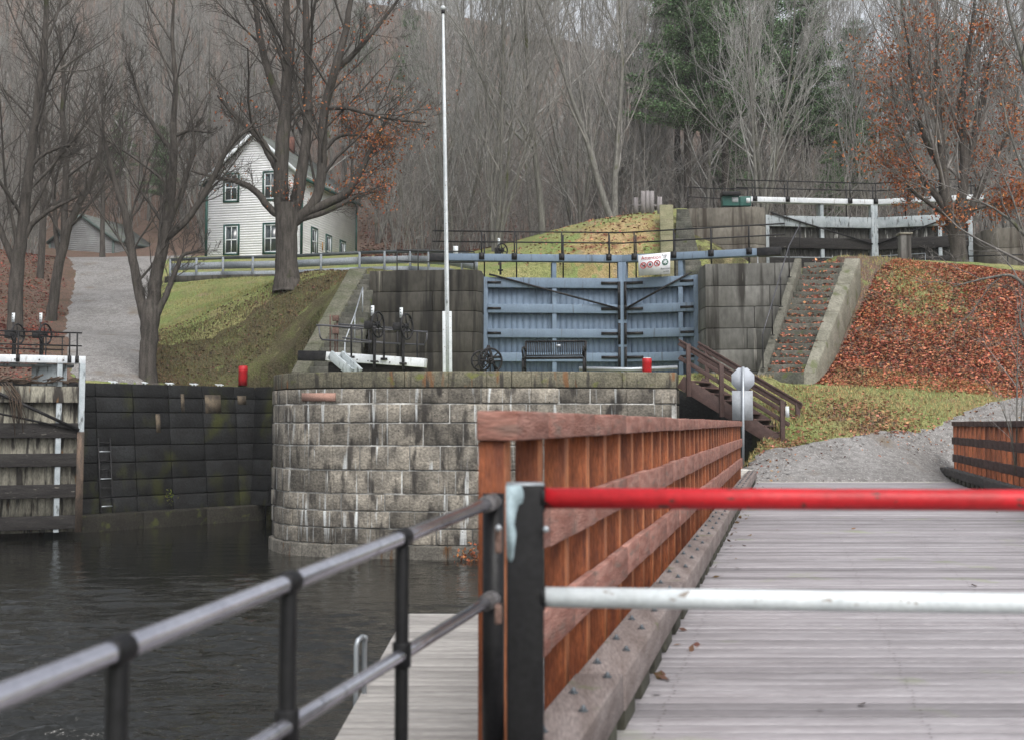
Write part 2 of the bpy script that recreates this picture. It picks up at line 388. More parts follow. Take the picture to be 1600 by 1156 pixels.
# zone weights ride on the mesh: red = leaf litter, green = fresh lawn, blue = bare dark bank
def terrain_material():
    m = bpy.data.materials.new('grass_and_leaf_litter'); m.use_nodes = True
    n, l = m.node_tree.nodes, m.node_tree.links; b = n['Principled BSDF']
    b.inputs['Roughness'].default_value = .95; b.inputs['Specular IOR Level'].default_value = .1
    tc = n.new('ShaderNodeTexCoord')
    def noise(sc, det=6, vor=False):
        t = n.new('ShaderNodeTexVoronoi' if vor else 'ShaderNodeTexNoise'); t.inputs['Scale'].default_value = sc
        if not vor: t.inputs['Detail'].default_value = det
        l.new(tc.outputs['Object'], t.inputs['Vector']); return t
    def rng(src, a, c, o0=0., o1=1.):
        r = n.new('ShaderNodeMapRange'); r.inputs[1].default_value, r.inputs[2].default_value = a, c
        r.inputs[3].default_value, r.inputs[4].default_value = o0, o1; l.new(src, r.inputs[0]); return r.outputs[0]
    def mix(fac, a, c, mode='MIX'):
        x = n.new('ShaderNodeMix'); x.data_type = 'RGBA'; x.blend_type = mode
        for v, i in ((fac, 0), (a, 6), (c, 7)):
            if isinstance(v, (int, float)): x.inputs[i].default_value = v
            elif isinstance(v, tuple): x.inputs[i].default_value = (*v, 1)
            else: l.new(v, x.inputs[i])
        return x.outputs[2]
    def math_(op, a, c):
        x = n.new('ShaderNodeMath'); x.operation = op
        for v, i in ((a, 0), (c, 1)):
            if isinstance(v, (int, float)): x.inputs[i].default_value = v
            else: l.new(v, x.inputs[i])
        return x.outputs[0]
    at = n.new('ShaderNodeAttribute'); at.attribute_name = 'zone'
    sp = n.new('ShaderNodeSeparateColor'); l.new(at.outputs['Color'], sp.inputs[0])
    straw = mix(rng(noise(2.2).outputs[0], .42, .6), (.38, .28, .15), (.25, .21, .09))
    straw = mix(rng(noise(1.4, 3).outputs[0], .55, .68), straw, (.22, .115, .07))
    lawn = mix(rng(noise(.55).outputs[0], .4, .62), (.19, .24, .085), (.28, .265, .12))
    lawn = mix(rng(noise(7).outputs[0], .45, .7), lawn, (.14, .16, .06))
    dead = mix(rng(noise(1.1).outputs[0], .38, .6), (.26, .21, .125), (.18, .185, .075))
    lawn = mix(rng(noise(.8, 3).outputs[0], .52, .66), lawn, dead)
    litter = mix(rng(noise(9, 4).outputs[0], .38, .62), (.17, .105, .08), (.115, .09, .073))
    litter = mix(rng(noise(1.2, 4).outputs[0], .5, .7), litter, (.10, .075, .05))
    bank = mix(rng(noise(1.3, 5).outputs[0], .42, .6), (.075, .067, .038), (.10, .105, .045))
    bank = mix(rng(noise(11, 4).outputs[0], .5, .72), bank, (.12, .095, .06))
    e = rng(noise(2.2, 5).outputs[0], .3, .7, -.35, .35)
    c = mix(rng(math_('ADD', sp.outputs['Blue'], e), .4, .6), lawn, bank)
    c = mix(rng(math_('ADD', sp.outputs['Green'], e), .4, .6), c, straw)
    c = mix(rng(math_('ADD', sp.outputs['Red'], e), .4, .6), c, litter)
    f = n.new('ShaderNodeCombineColor'); fr = rng(noise(30, 4).outputs[0], .3, .7, .62, 1.38)
    for i in range(3): l.new(fr, f.inputs[i])
    c = mix(1., c, f.outputs[0], 'MULTIPLY'); l.new(c, b.inputs['Base Color'])
    bp = n.new('ShaderNodeBump'); bp.inputs['Strength'].default_value = 1; bp.inputs['Distance'].default_value = .07
    l.new(noise(14, 8).outputs[0], bp.inputs['Height']); l.new(bp.outputs[0], b.inputs['Normal'])
    return m
terr = terrain_material()
def zone(v):
    x, y = v[:, 0], v[:, 1]; px = x / np.maximum(y, 1) * F + 800
    red = np.clip((y - 69 - 12 * (px < 600)) / 6, 0, 1)
    red = np.where(px > 1060, np.clip((y - 60) / 6, 0, 1), red)
    red = np.where((px > 590) & (px < 1060), np.clip((y - 61) / 5, 0, 1), red)
    red = np.maximum(red, np.clip((122 - px) / 10, 0, 1) * (y < 75) * (y > 36))
    # slope below the upper terrace at the right: a drift of leaves thinning to the top centre
    sl_ = (y > 33.9 + (px - 1300) * .004) & (y < 41) & (px > 1290)
    bald = np.exp(-(((px - 1440) / 75) ** 2 + ((y - 38.6) / 1.7) ** 2))
    red = np.where(sl_, .9 - .6 * bald, red)
    patch = np.exp(-(((px - 1350) / 90) ** 2 + ((y - 31.6) / 1.0) ** 2)) + np.exp(-(((px - 1215) / 40) ** 2 + ((y - 29.9) / .6) ** 2))
    red = np.where((y > 28.5) & (y < 34) & (px > 1150), .62 * patch, red)
    hill = np.exp(-(((px - 960) / 80) ** 2 + ((y - 48) / 2.2) ** 2)); grn = 1.0 * hill
    blue = ((px > 225) & (px < 600) & (y > 38) & (y < 45.2 + (px - 420) * .004)).astype(float) * .85
    blue = np.maximum(blue, .5 * ((px > 1050) & (y > 42) & (y < 56)))
    return np.stack([red, grn, blue, 1 + 0 * red], -1)
def add_ground(name, xs, ys, bumpy):
    v, f = grid(name, xs, ys, None, bumpy=bumpy)
    me = mkmesh(name, v, f, np.full(len(f), 4), terr, True)
    ca = me.color_attributes.new('zone', 'FLOAT_COLOR', 'POINT'); ca.data.foreach_set('color', zone(v).astype(np.float32).ravel())
    o = link(name, me); setp(o, kind='structure'); return o
xs = np.unique(np.r_[np.linspace(-170, -32, 60), np.linspace(-32, 32, 230), np.linspace(32, 170, 60)])
ys = np.unique(np.r_[np.linspace(-12, 26, 40), np.linspace(26, 70, 190), np.linspace(70, 320, 90)])
add_ground('ground', xs, ys, .05)

# water of the basin, and of the lock chamber behind the blue gates
def water_material():
    m = bpy.data.materials.new('dark_rippled_water'); m.use_nodes = True
    n, l = m.node_tree.nodes, m.node_tree.links; b = n['Principled BSDF']
    b.inputs['Base Color'].default_value = (.007, .0075, .006, 1); b.inputs['Roughness'].default_value = .04
    b.inputs['IOR'].default_value = 1.5
    tc = n.new('ShaderNodeTexCoord'); outs = []
    for sc, st in ((1.3, (.45, 1, 1)), (6.5, (.5, 1, 1)), (17, (.6, 1, 1))):
        mp = n.new('ShaderNodeMapping'); mp.inputs['Scale'].default_value = st; l.new(tc.outputs['Object'], mp.inputs[0])
        t = n.new('ShaderNodeTexNoise'); t.inputs['Scale'].default_value = sc; t.inputs['Detail'].default_value = 3
        l.new(mp.outputs[0], t.inputs['Vector']); outs.append(t.outputs[0])
    # calmer under the walls at the far side
    sx = n.new('ShaderNodeSeparateXYZ'); l.new(tc.outputs['Object'], sx.inputs[0])
    mr = n.new('ShaderNodeMapRange'); mr.inputs[1].default_value, mr.inputs[2].default_value = 14, 31
    mr.inputs[3].default_value, mr.inputs[4].default_value = 1.0, .16; l.new(sx.outputs['Y'], mr.inputs[0])
    prev = None
    for o_, k in zip(outs, (.05, .05, .020)):
        bp = n.new('ShaderNodeBump'); bp.inputs['Distance'].default_value = k
        l.new(mr.outputs[0], bp.inputs['Strength']); l.new(o_, bp.inputs['Height'])
        if prev: l.new(prev.outputs[0], bp.inputs['Normal'])
        prev = bp
    l.new(prev.outputs[0], b.inputs['Normal']); return m
wm = water_material()
wx = np.unique(np.r_[np.linspace(-90, -20, 30), np.arange(-20, 2, .055), np.linspace(2, 90, 40)])
wy = np.unique(np.r_[np.arange(2, 20, .04), np.arange(20, 34, .07), np.linspace(34, 46, 20)])
WX, WY = np.meshgrid(wx, wy); WZ = np.zeros_like(WX); wr = np.random.default_rng(12)
for i in range(46):
    lam = 10 ** wr.uniform(-.75, .1); a_ = math.pi / 2 + wr.normal(0, .42); k_ = 2 * math.pi / lam; ph_ = wr.uniform(0, 6.28)
    WZ += np.sin(k_ * (WX * math.cos(a_) + WY * math.sin(a_)) + ph_) * .062 / k_
gust = .55 + .45 * np.sin(WX * .55 + 1.3 * np.sin(WY * .41)) * np.sin(WY * .62 + 1.1 * np.sin(WX * .33))
WZ *= gust * np.interp(WY, [0, 13, 21, 30, 46], [2.5, 2.1, .9, .16, .05]) * ((WX > -20) & (WX < 2))
wv = np.stack([WX, WY, WZ + WATER], -1).reshape(-1, 3); nx_ = len(wx); i_, j_ = np.meshgrid(np.arange(nx_ - 1), np.arange(len(wy) - 1)); a_ = (j_ * nx_ + i_).ravel()
wf = np.stack([a_, a_ + 1, a_ + 1 + nx_, a_ + nx_], -1)
setp(link('water', mkmesh('water', wv, wf, np.full(len(wf), 4), wm, True)), kind='structure')
mb = MB(); mb.add([(-1.2, 41.2, 5.6), (6.3, 41.0, 5.6), (7.1, 46.4, 5.6), (-.4, 46.4, 5.6)], [(0, 1, 2, 3)])
setp(mb.build('lock_chamber_water', wm), kind='structure')

# gravel paths
gravel = mat('grey_gravel', (.23, .222, .215), (.165, .157, .15), .8, .95, .9, fine=.28, bscale=22, spot=[((.36, .35, .34), 24, (1, 1, 1), .58, .06), ((.10, .09, .08), 19, (1, 1, 1), .63, .06), ((.15, .12, .09), .9, (1, 1, 1), .60, .15)])
def path(name, rows, zoff, ns=26, nt_=80):
    """rows of (left, right) plan points from near to far"""
    L = np.array([r[0] for r in rows], float); R = np.array([r[1] for r in rows], float)
    t = np.linspace(0, len(rows) - 1, nt_); k = np.arange(len(rows))
    r = np.random.default_rng(3)
    Lx = np.interp(t, k, L[:, 0]) + (r.random(nt_) - .5) * .22; Ly = np.interp(t, k, L[:, 1])
    Rx = np.interp(t, k, R[:, 0]) + (r.random(nt_) - .5) * .22; Ry = np.interp(t, k, R[:, 1])
    s_ = np.linspace(0, 1, ns)
    X = Lx[:, None] * (1 - s_) + Rx[:, None] * s_; Y = Ly[:, None] * (1 - s_) + Ry[:, None] * s_
    Z = gz(X, Y) + zoff + .05 * np.sin(np.pi * s_)[None, :] - .05 * ((s_ < .01) | (s_ > .99))[None, :]
    Z[0] -= .14; Y[0] -= .02
    v = np.stack([X, Y, Z], -1).reshape(-1, 3); i, j = np.meshgrid(np.arange(ns - 1), np.arange(nt_ - 1)); a = (j * ns + i).ravel()
    f = np.stack([a, a + 1, a + 1 + ns, a + ns], -1)
    return setp(link(name, mkmesh(name, v, f, np.full(len(f), 4), gravel, True)), kind='structure')
def pl(px, D): return ((px - 800) / F * D, D)
path('gravel_path', [(pl(118, 38.6), pl(222, 39.2)), (pl(105, 42), pl(222, 42)), (pl(97, 48), pl(222, 48)), (pl(108, 54), pl(232, 54)), (pl(112, 60), pl(240, 60)), (pl(96, 68), pl(262, 68)), (pl(90, 74), pl(300, 74)), (pl(88, 84), pl(300, 80))], .05)
path('gravel_lane', [((4.85, 28.16), (10.6, 28.16)), ((5.3, 28.9), (10.9, 28.9)), ((6.2, 29.8), (11.4, 29.6)), ((8.6, 30.6), (14, 29.6)), ((10.4, 31.6), (18, 30.2)), ((12.6, 33.3), (22, 31.5)), ((15.2, 35.4), (26, 33)), ((22, 37), (34, 34))], .05)
# ------------------------------------------------------------------ masonry
def courses(mb, line, zs, blen, depth, gap=.02, jit=.012, tn=(.75, 1.2), batter=0.0, ztop=None, rndoff=True):
    """blocks laid along a plan line (list of (x, y)), outer face on the right-hand side of travel"""
    pts = [Vector((p[0], p[1], 0)) for p in line]
    seg = [(pts[i + 1] - pts[i]).length for i in range(len(pts) - 1)]; L = sum(seg)
    def at(s):
        s = max(0, min(L, s))
        for i, q in enumerate(seg):
            if s <= q or i == len(seg) - 1:
                d = (pts[i + 1] - pts[i]).normalized(); return pts[i] + d * s, V(d.y, -d.x, 0)
            s -= q
    for k in range(len(zs) - 1):
        z0, z1 = zs[k], zs[k + 1]; s = -rnd.uniform(0, blen[1] * .6) if rndoff else 0
        while s < L:
            e = s + rnd.uniform(*blen); a, b = max(s, 0) + gap / 2, min(e, L) - gap / 2; s = e
            if b - a < .1: continue
            o = rnd.uniform(-jit, jit); mb.tint(*tn)
            ss = [a] + [x for x in np.cumsum(seg)[:-1] if a + .05 < x < b - .05] + [b]
            for q0, q1 in zip(ss[:-1], ss[1:]):
                (p0, n0), (p1, n1) = at(q0 + 1e-4), at(q1 - 1e-4)
                def c(p, n, z, dd): return p + n * (dd + batter * (zs[-1] - z)) + V(0, 0, z)
                g = gap / 2
                mb.hexa([c(p0, n0, z0 + g, o), c(p1, n1, z0 + g, o), c(p1, n1, z0 + g, o - depth), c(p0, n0, z0 + g, o - depth),
                         c(p0, n0, z1 - g, o), c(p1, n1, z1 - g, o), c(p1, n1, z1 - g, o - depth), c(p0, n0, z1 - g, o - depth)])

def block(mb, poly, z0, z1):
    mb.prism([(x, y, z0) for x, y in poly], (0, 0, z1 - z0))

# pier of sandstone blocks
pr = thing('stone_pier', 'long rounded pier of pale streaked stone blocks with a bench on top', 'pier', (0, 30, WATER))
def pxd(px, D): v = P(px, 661, D); return (v.x, v.y)
front = [(-5.6, 37.5), (-6.0, 34.2), pxd(426, 32.6), pxd(432, 31.9), pxd(446, 31.2), pxd(475, 30.7), pxd(520, 30.3), pxd(580, 30.05), pxd(640, 29.9), pxd(700, 29.8), pxd(760, 29.8), pxd(830, 29.85), pxd(900, 30.0), pxd(980, 30.25), pxd(1058, 30.6)]
right_side = [pxd(1058, 30.6), (4.55, 33)]
zs = [-1.62, -1.22, -.80, -.38, .20, .80, 1.36, 1.83, 2.22]
def inset(line, d):
    out = []
    for i, p in enumerate(line):
        a = Vector(line[max(i - 1, 0)]); b = Vector(line[min(i + 1, len(line) - 1)]); t = (b - a).normalized()
        out.append((p[0] - t.y * d, p[1] + t.x * d))
    return out
mb = MB(); courses(mb, front, zs, (.65, 1.95), .35, .031, .022, (.6, 1.3)); courses(mb, right_side, zs, (.8, 1.5), .35, .038, .02)
mb.build('stone_blocks', stone, pr, .02)
mb = MB(); courses(mb, front, [2.22, 2.63], (1.6, 3.4), .9, .012, .006, (.85, 1.12)); courses(mb, right_side, [2.22, 2.63], (1.5, 2), .9, .012)
mb.build('coping', coping_m, pr, .025)
mb = MB(); courses(mb, [(p[0], p[1]) for p in inset(front, -.07)], [-3.2, -1.62], (2.5, 4), .6, .006, .01); mb.build('footing', pier_base, pr, .05)
mb = MB(); k = inset(front, .028); block(mb, k + [(4.4, 33), (4.4, 36), (-5.2, 37.6)], -3.0, 2.2); mb.build('mortar_core', mortar, pr)
mb = MB()
a_, b_ = P(472, 620, 30.725), P(524, 620, 30.285)
mb.bar(a_, b_, .04, .2); mb.build('pink_panel', mat('pink_sandstone', (.40, .24, .19), (.33, .20, .16), 6, .9, .1), pr)

# dark lock wall at the left, leaning back, and its footing
lw = thing('lock_wall', 'dark wet stone wall of the lock basin, left of the pale pier', 'lock wall', (-11, 38, WATER))
wl = [(-13.95, 37.2), (-9.0, 42.6), (-6.9, 40.9), (-5.8, 37.5)]
zc = [-1.45, -.95, -.42, .12, .66, 1.2, 1.7, 2.18, T1]
mb = MB(); courses(mb, wl[:2], zc, (1.28, 1.3), .6, .026, .008, (.55, 1.3), batter=.12, rndoff=False); courses(mb, wl[1:], zc, (1.28, 1.3), .6, .026, .008, (.55, 1.3), batter=.12, rndoff=False)
mb.build('stone_blocks', wet_stone, lw, .02)
mb = MB()
for (s0, z0, w_, h_, dk) in ((.76, 2.0, .62, .62, 0), (.92, 2.15, .35, .3, 0), (.60, 2.02, .13, .6, 0), (.47, 1.35, .16, .6, 0)):
    p = Vector((-13.95, 37.2, 0)).lerp(Vector((-9.0, 42.6, 0)), s0); nn = V(.737, -.676, 0); d_ = V(.676, .737, 0)
    bt = .12 * (T1 - z0)
    c0 = p + nn * (bt + .018); pts = [c0 + d_ * (-w_ / 2) + V(0, 0, z0 - h_ / 2) + nn * .06 * h_, c0 + d_ * w_ / 2 + V(0, 0, z0 - h_ / 2) + nn * .06 * h_, c0 + d_ * w_ / 2 + V(0, 0, z0 + h_ / 2) - nn * .06 * h_, c0 + d_ * (-w_ / 2) + V(0, 0, z0 + h_ / 2) - nn * .06 * h_]
    mb.tint(.8, 1.1); mb.prism([p_ - nn * .02 for p_ in pts], nn * .014)
mb.build('spalled_patches', mat('bare_tan_stone', (.15, .12, .085), (.055, .045, .035), 4, .9, .2, fine=.3), lw)
mb = MB(); courses(mb, [(p[0], p[1]) for p in inset(wl[:2], -.82)], [-3, -1.42], (2, 3), .8, .01, .02); mb.build('footing', wet_base, lw, .06)
mb = MB(); block(mb, [(-14.0, 37.25), (-9.03, 42.75), (-6.9, 41.0), (-5.9, 37.6), (-4.9, 38.0), (-6.5, 42.5), (-9.2, 44.2), (-14.9, 38.4)], -3, T1 - .08); mb.build('wall_core', wet_stone, lw)
# wall behind the old gate
bw = thing('lock_wall', 'dark wall almost hidden behind the old cream lock gate at the left edge', 'lock wall', (-20, 36, WATER))
mb = MB(); courses(mb, [(-30, 34.6), (-13.95, 37.2)], zc, (1.1, 1.9), 1.2, .02, .01, (.6, 1.1)); mb.build('stone_blocks', wet_stone, bw, .015)

# white stones lying along the wall edge
for i, (px, k, t_) in enumerate(((221, 0, 'white cleat on the dark wall edge just left of the forked tree foot'), (268, 1, 'white cleat on the dark wall edge right below the forked tree'), (310, 2, 'white cleat on the dark wall edge midway between forked tree and red bollard'), (350, 3, 'white cleat on the dark wall edge, nearest left of the red bollard'), (394, 4, 'white cleat on the dark wall edge, right of the red bollard'))):
    s_ = (px - 130) / 295; p = Vector((-13.95, 37.2, T1)).lerp(Vector((-9.0, 42.6, T1)), s_ * .93) + V(-.25, .22, 0)
    mb = MB(); mb.tint(.85, 1.05)
    mb.tube([p + V(-.15, -.03, .065), p + V(-.05, 0, .045), p + V(.06, 0, .05), p + V(.14, .03, .035)], [.018, .03, .03, .015], 8); mb.box(p + V(-.05, 0, .01), (.04, .07, .06)); mb.box(p + V(.06, 0, .01), (.04, .07, .06))
    o = mb.build('mooring_cleat', paint_white, None, .01, True); setp(o, t_, 'cleat', 'white cleats along the dark lock wall')

# iron ladder on the dark wall
ld = thing('ladder', 'black iron ladder running down the dark wet wall into the water', 'ladder', (-12.5, 38.5, WATER))
for i, sx in enumerate((-.2, .2)):
    p = Vector((-13.95, 37.2, 0)).lerp(Vector((-9.0, 42.6, 0)), .20) + V(.676, .737, 0) * sx; nn = V(.737, -.676, 0)
    mb = MB(); mb.tube([p + nn * (.12 * (T1 - z) + .1) + V(0, 0, z) for z in (.9, -2.4)], .028, 6); mb.build('rail', iron, ld)
for k in range(11):
    z = .75 - k * .28; p = Vector((-13.95, 37.2, 0)).lerp(Vector((-9.0, 42.6, 0)), .20) + V(.737, -.676, 0) * (.12 * (T1 - z) + .1) + V(0, 0, z); d_ = V(.676, .737, 0) * .21
    mb = MB(); mb.tube([p - d_, p + d_], .02, 6); mb.build('rung', galv if k % 3 == 1 else iron, ld)

# ------------------------------------------------------------------ lower lock: concrete walls each side of the blue gates
def pbox(name, poly, z0, z1, m, parent): mb = MB(); block(mb, poly, z0, z1); return mb.build(name, m, parent)
czs = [2.3, 2.95, 3.62, 4.28, 4.95, 5.6, 6.3]
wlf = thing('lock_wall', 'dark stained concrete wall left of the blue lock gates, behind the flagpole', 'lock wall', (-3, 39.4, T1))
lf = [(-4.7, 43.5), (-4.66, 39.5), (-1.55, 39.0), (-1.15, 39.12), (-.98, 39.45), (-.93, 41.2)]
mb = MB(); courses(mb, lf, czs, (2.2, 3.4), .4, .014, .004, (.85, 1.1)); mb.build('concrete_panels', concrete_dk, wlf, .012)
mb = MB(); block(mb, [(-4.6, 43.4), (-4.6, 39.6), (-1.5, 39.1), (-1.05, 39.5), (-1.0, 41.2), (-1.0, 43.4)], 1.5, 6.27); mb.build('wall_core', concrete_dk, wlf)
wrt = thing('lock_wall', 'stained concrete wall between the blue lock gates and the leafy stone steps', 'lock wall', (7.5, 38, T1))
rf = [(6.25, 41.0), (6.0, 38.6), (6.03, 37.7), (8.75, 37.35), (10.6, 42.3)]
mb = MB(); courses(mb, rf, czs, (1.5, 2.3), .4, .016, .006, (.8, 1.15)); mb.build('concrete_panels', concrete, wrt, .012)
mb = MB(); block(mb, [(6.35, 41.0), (6.1, 37.8), (8.7, 37.45), (10.5, 42.2)], 1.5, 6.27); mb.build('wall_core', concrete, wrt)

# stone steps: treads climb along a direction, copings on either side
def steps(label, a0, a1, b0, b1, z0, z1, n, mstep, cop_l=None, cop_r=None, group=None):
    """a = left edge, b = right edge, each from bottom (0) to top (1) in plan"""
    t = thing('stone_staircase', label, 'staircase', (a0[0], a0[1], z0), group)
    mb = MB()
    for k in range(n):
        q0, q1 = k / n, (k + 1) / n + .5 / n
        A0, A1 = Vector(a0).lerp(Vector(a1), q0), Vector(a0).lerp(Vector(a1), q1)
        B0, B1 = Vector(b0).lerp(Vector(b1), q0), Vector(b0).lerp(Vector(b1), q1)
        z = z0 + (z1 - z0) * (k + 1) / n; zb = z0 + (z1 - z0) * k / n - .15; mb.tint(.75, 1.15)
        j = rnd.uniform(-.015, .015)
        mb.hexa([(A0.x, A0.y + j, zb), (B0.x, B0.y + j, zb), (B1.x, B1.y, zb), (A1.x, A1.y, zb), (A0.x, A0.y + j, z), (B0.x, B0.y + j, z), (B1.x, B1.y, z), (A1.x, A1.y, z)])
    mb.build('steps', mstep, t, .015)
    for cop in (cop_l, cop_r):
        if not cop: continue
        (i0, o0, i1, o1, m_, h) = cop; nn = 4; mb = MB()
        for k in range(nn):
            u0, u1 = k / nn + .004, (k + 1) / nn - .004; mb.tint(.85, 1.1)
            c = []
            for zz in (-.9, h):
                for (i_, o_) in ((u0, 0), (u0, 1), (u1, 1), (u1, 0)):
                    p = Vector(i0 if o_ == 0 else o0).lerp(Vector(i1 if o_ == 0 else o1), i_); c.append((p.x, p.y, z0 + (z1 - z0) * i_ + zz))
            if (Vector(i0).x > Vector(o0).x): c = [c[1], c[0], c[3], c[2], c[5], c[4], c[7], c[6]]
            mb.hexa(c)
        mb.build('coping', m_, t, .03)
    return t
sr = steps('stone steps strewn with red leaves, right of the blue gates', (6.98, 33.5), (9.25, 38.0), (8.02, 33.5), (10.5, 38.0), 2.55, 6.35, 18, step_m,
           ((6.98, 33.5), (6.74, 33.5), (9.0, 37.5), (8.78, 37.5), mat('grey_side_kerb', (.15, .145, .12), (.09, .088, .07), 2, .9, .4, attr=True), .12), ((8.02, 33.5), (8.36, 33.55), (10.5, 38.1), (11.0, 38.1), cope_pale, .2))
slf = steps('dark mossy stone steps up the left side of the left concrete wall', (-6.1, 36.0), (-4.95, 40.4), (-4.66, 36.0), (-4.5, 40.4), T1, 6.28, 18, step_m,
            ((-6.1, 36.0), (-6.55, 36.0), (-4.85, 40.5), (-5.45, 40.5), mat('lichened_coping', (.12, .115, .09), (.075, .08, .05), 2, .95, .5, attr=True, fine=.3, spot=((.26, .28, .23), 5, (1, 1, 1), .68, .04)), .25))
# handrail of the right-hand steps
def handrail(label, pts, m, r=.022, h=.9, mid=None, group=None, every=1, cat='railing', name='handrail', post_m=None):
    t = thing(name, label, cat, pts[0], group)
    mb = MB(); mb.tube([Vector(p) + V(0, 0, h) for p in pts], r, 6); mb.build('top_rail', m, t, smooth=True)
    if mid:
        mb = MB(); mb.tube([Vector(p) + V(0, 0, mid) for p in pts], r * .9, 6); mb.build('lower_rail', m, t, smooth=True)
    for p in pts[::every]:
        mb = MB(); mb.tube([Vector(p), Vector(p) + V(0, 0, h)], r, 6); mb.box(Vector(p) + V(0, 0, .01), (.11, .11, .02)); mb.build('post', post_m or m, t)
    return t
def st(u, off=0): a = Vector((6.9 + off, 33.5)).lerp(Vector((8.8 + off, 37.4)), u); return V(a.x, a.y, 2.77 + 3.8 * u)
handrail('thin grey handrail up the leafy stone steps', [st(.02), st(.28), st(.52), st(.78), st(1.0) + V(.2, .3, 0)], dark_pipe, .018, .95, post_m=iron)
handrail('thin black handrail on the mossy steps behind the handwheels', [V(-5.0, 36.3, 2.9), V(-4.85, 37.4, 3.8), V(-4.75, 38.5, 4.75)], galv, .02, .9)

# ------------------------------------------------------------------ mitre gates
def gate_leaf(label, H, Mt, ztops, rows, zbot, m_frame, m_board, m_row, beam_z, beam_h, over, stile_u, post_us, rail_h, mats_beam, black_end, straps=True, diag=True, towards=1, th=.32, board_m=None, row_mats=None, rail_ext=0):
    """H hinge plan point, Mt mitre plan point; rows = [(ztop, zbottom)] crossbeams; over = beam reach past the hinge"""
    H, Mt = Vector((H[0], H[1], 0)), Vector((Mt[0], Mt[1], 0)); d = (Mt - H).normalized(); L = (Mt - H).length
    nrm = V(d.y, -d.x, 0)
    if nrm.y > 0: nrm = -nrm                       # towards the camera side
    t = thing('lock_gate', label, 'lock gate', (H.x, H.y, zbot))
    def pt(u, z, n=0): return H + d * u + nrm * n + V(0, 0, z)
    def hx(mb, u0, u1, z0, z1, n0, n1):
        mb.hexa([pt(u0, z0, n1), pt(u1, z0, n1), pt(u1, z0, n0), pt(u0, z0, n0), pt(u0, z1, n1), pt(u1, z1, n1), pt(u1, z1, n0), pt(u0, z1, n0)])
    mb = MB(); u = .06
    while u < L - .1:
        e = min(u + rnd.uniform(.17, .23), L - .06); mb.tint(.97, 1.025); hx(mb, u + .0008, e - .0008, zbot, rows[0][0] - .05, -th * .35, -th * .35 + .05 + rnd.uniform(0, .003)); u = e
    mb.build('boarding', board_m or m_board, t)
    for i, (z1, z0) in enumerate(rows):
        mb = MB(); mb.tint(.95, 1.05); hx(mb, .1, L - .17, z0, z1, -.05, th * .5); mb.build('crossbeam', (row_mats or {}).get(i, m_row), t, .012)
    mb = MB(); mb.tint(.95, 1.05); hx(mb, L - .17, L - .006, zbot, beam_z - beam_h / 2, -.1, th * .5 + .015); mb.build('mitre_post', m_frame, t, .015)
    mb = MB(); mb.tint(.9, 1); hx(mb, -.06, .12, zbot, rows[0][0] + .02, -.12, th * .5 - .03); mb.build('hinge_post', m_frame, t, .015)
    for su in stile_u:
        mb = MB(); hx(mb, su - .075, su + .075, zbot, rows[0][1], -.04, th * .5 - .03); hx(mb, su - .075, su + .075, rows[0][0], beam_z - beam_h / 2, -.35, th * .5 - .05); mb.build('stile', m_frame, t, .012)
    mb = MB(); hx(mb, -over, L - .004, beam_z - beam_h / 2, beam_z + beam_h / 2, -.14, .18); mb.build('balance_beam', mats_beam, t, .015)
    if black_end:
        mb = MB(); hx(mb, -over - black_end, -over, beam_z - beam_h / 2 - .015, beam_z + beam_h / 2 + .01, -.17, .2); mb.build('beam_end', iron, t, .012)
    if straps:
        for i, (z1, z0) in enumerate(rows):
            zc_ = (z0 + z1) / 2
            mb = MB(); hx(mb, L - .75, L - .10, zc_ - .045, zc_ + .045, th * .5 + .018, th * .5 + .035); hx(mb, L - .19, L - .10, zc_ - (.75 if i == 0 else .36), zc_ + .05 + (.0 if i == 0 else .3), th * .5 + .036, th * .5 + .05); mb.build('iron_strap', iron, t)
            mb = MB(); hx(mb, .1, .55, zc_ - .04, zc_ + .04, th * .5 + .004, th * .5 + .016); mb.build('iron_strap', iron, t)
    if diag:
        mb = MB(); mb.bar(pt(.15, rows[0][0] + .10, th * .5 + .05), pt(L - .15, (rows[1][0] + rows[1][1]) / 2, th * .5 + .06), .04, .06); mb.build('diagonal_brace', iron, t)
    if rail_h:
        zt = beam_z + beam_h / 2
        for q, hh in (('top_rail', rail_h), ('lower_rail', rail_h * .53)):
            for n_ in (.16,):
                mb = MB(); mb.tube([pt(-over - rail_ext, zt + hh, n_), pt(L - (0 if n_ > 0 else .1), zt + hh, n_)], .024, 6); mb.build(q, iron, t, smooth=True)
        for pu in post_us:
            for n_ in (.19, -.5):
                mb = MB(); z_ = zt - beam_h if n_ > 0 else zt - .9
                mb.tube([pt(pu + (0 if n_ > 0 else .12), z_ + .1, n_), pt(pu + (0 if n_ > 0 else .12), zt + rail_h, n_)], .024, 6)
                if n_ > 0: hx(mb, pu - .09, pu + .09, zt - .19, zt + .03, -.12, .215)
                mb.build('railing_post', iron, t)
        mb = MB(); hx(mb, -over * .6, L - .05, zt - .12, zt - .06, -.62, -.16); mb.build('walkway', m_frame, t)
    return t, pt, L
board_blue = mat('grey_blue_boards', (.15, .205, .275), (.125, .17, .23), 1.2, .65, .05, (1, 1, .6), fine=.06, attr=True)
rows_b = [(6.22, 5.88), (5.33, 5.03), (4.50, 4.20), (3.70, 3.40), (2.92, 2.62)]
HL, MT, HR = (-.95, 40.75), (3.80, 41.15), (6.12, 40.1)
HL, MT, HR = (-.93, 40.7), (3.745, 41.0), (6.15, 40.1)
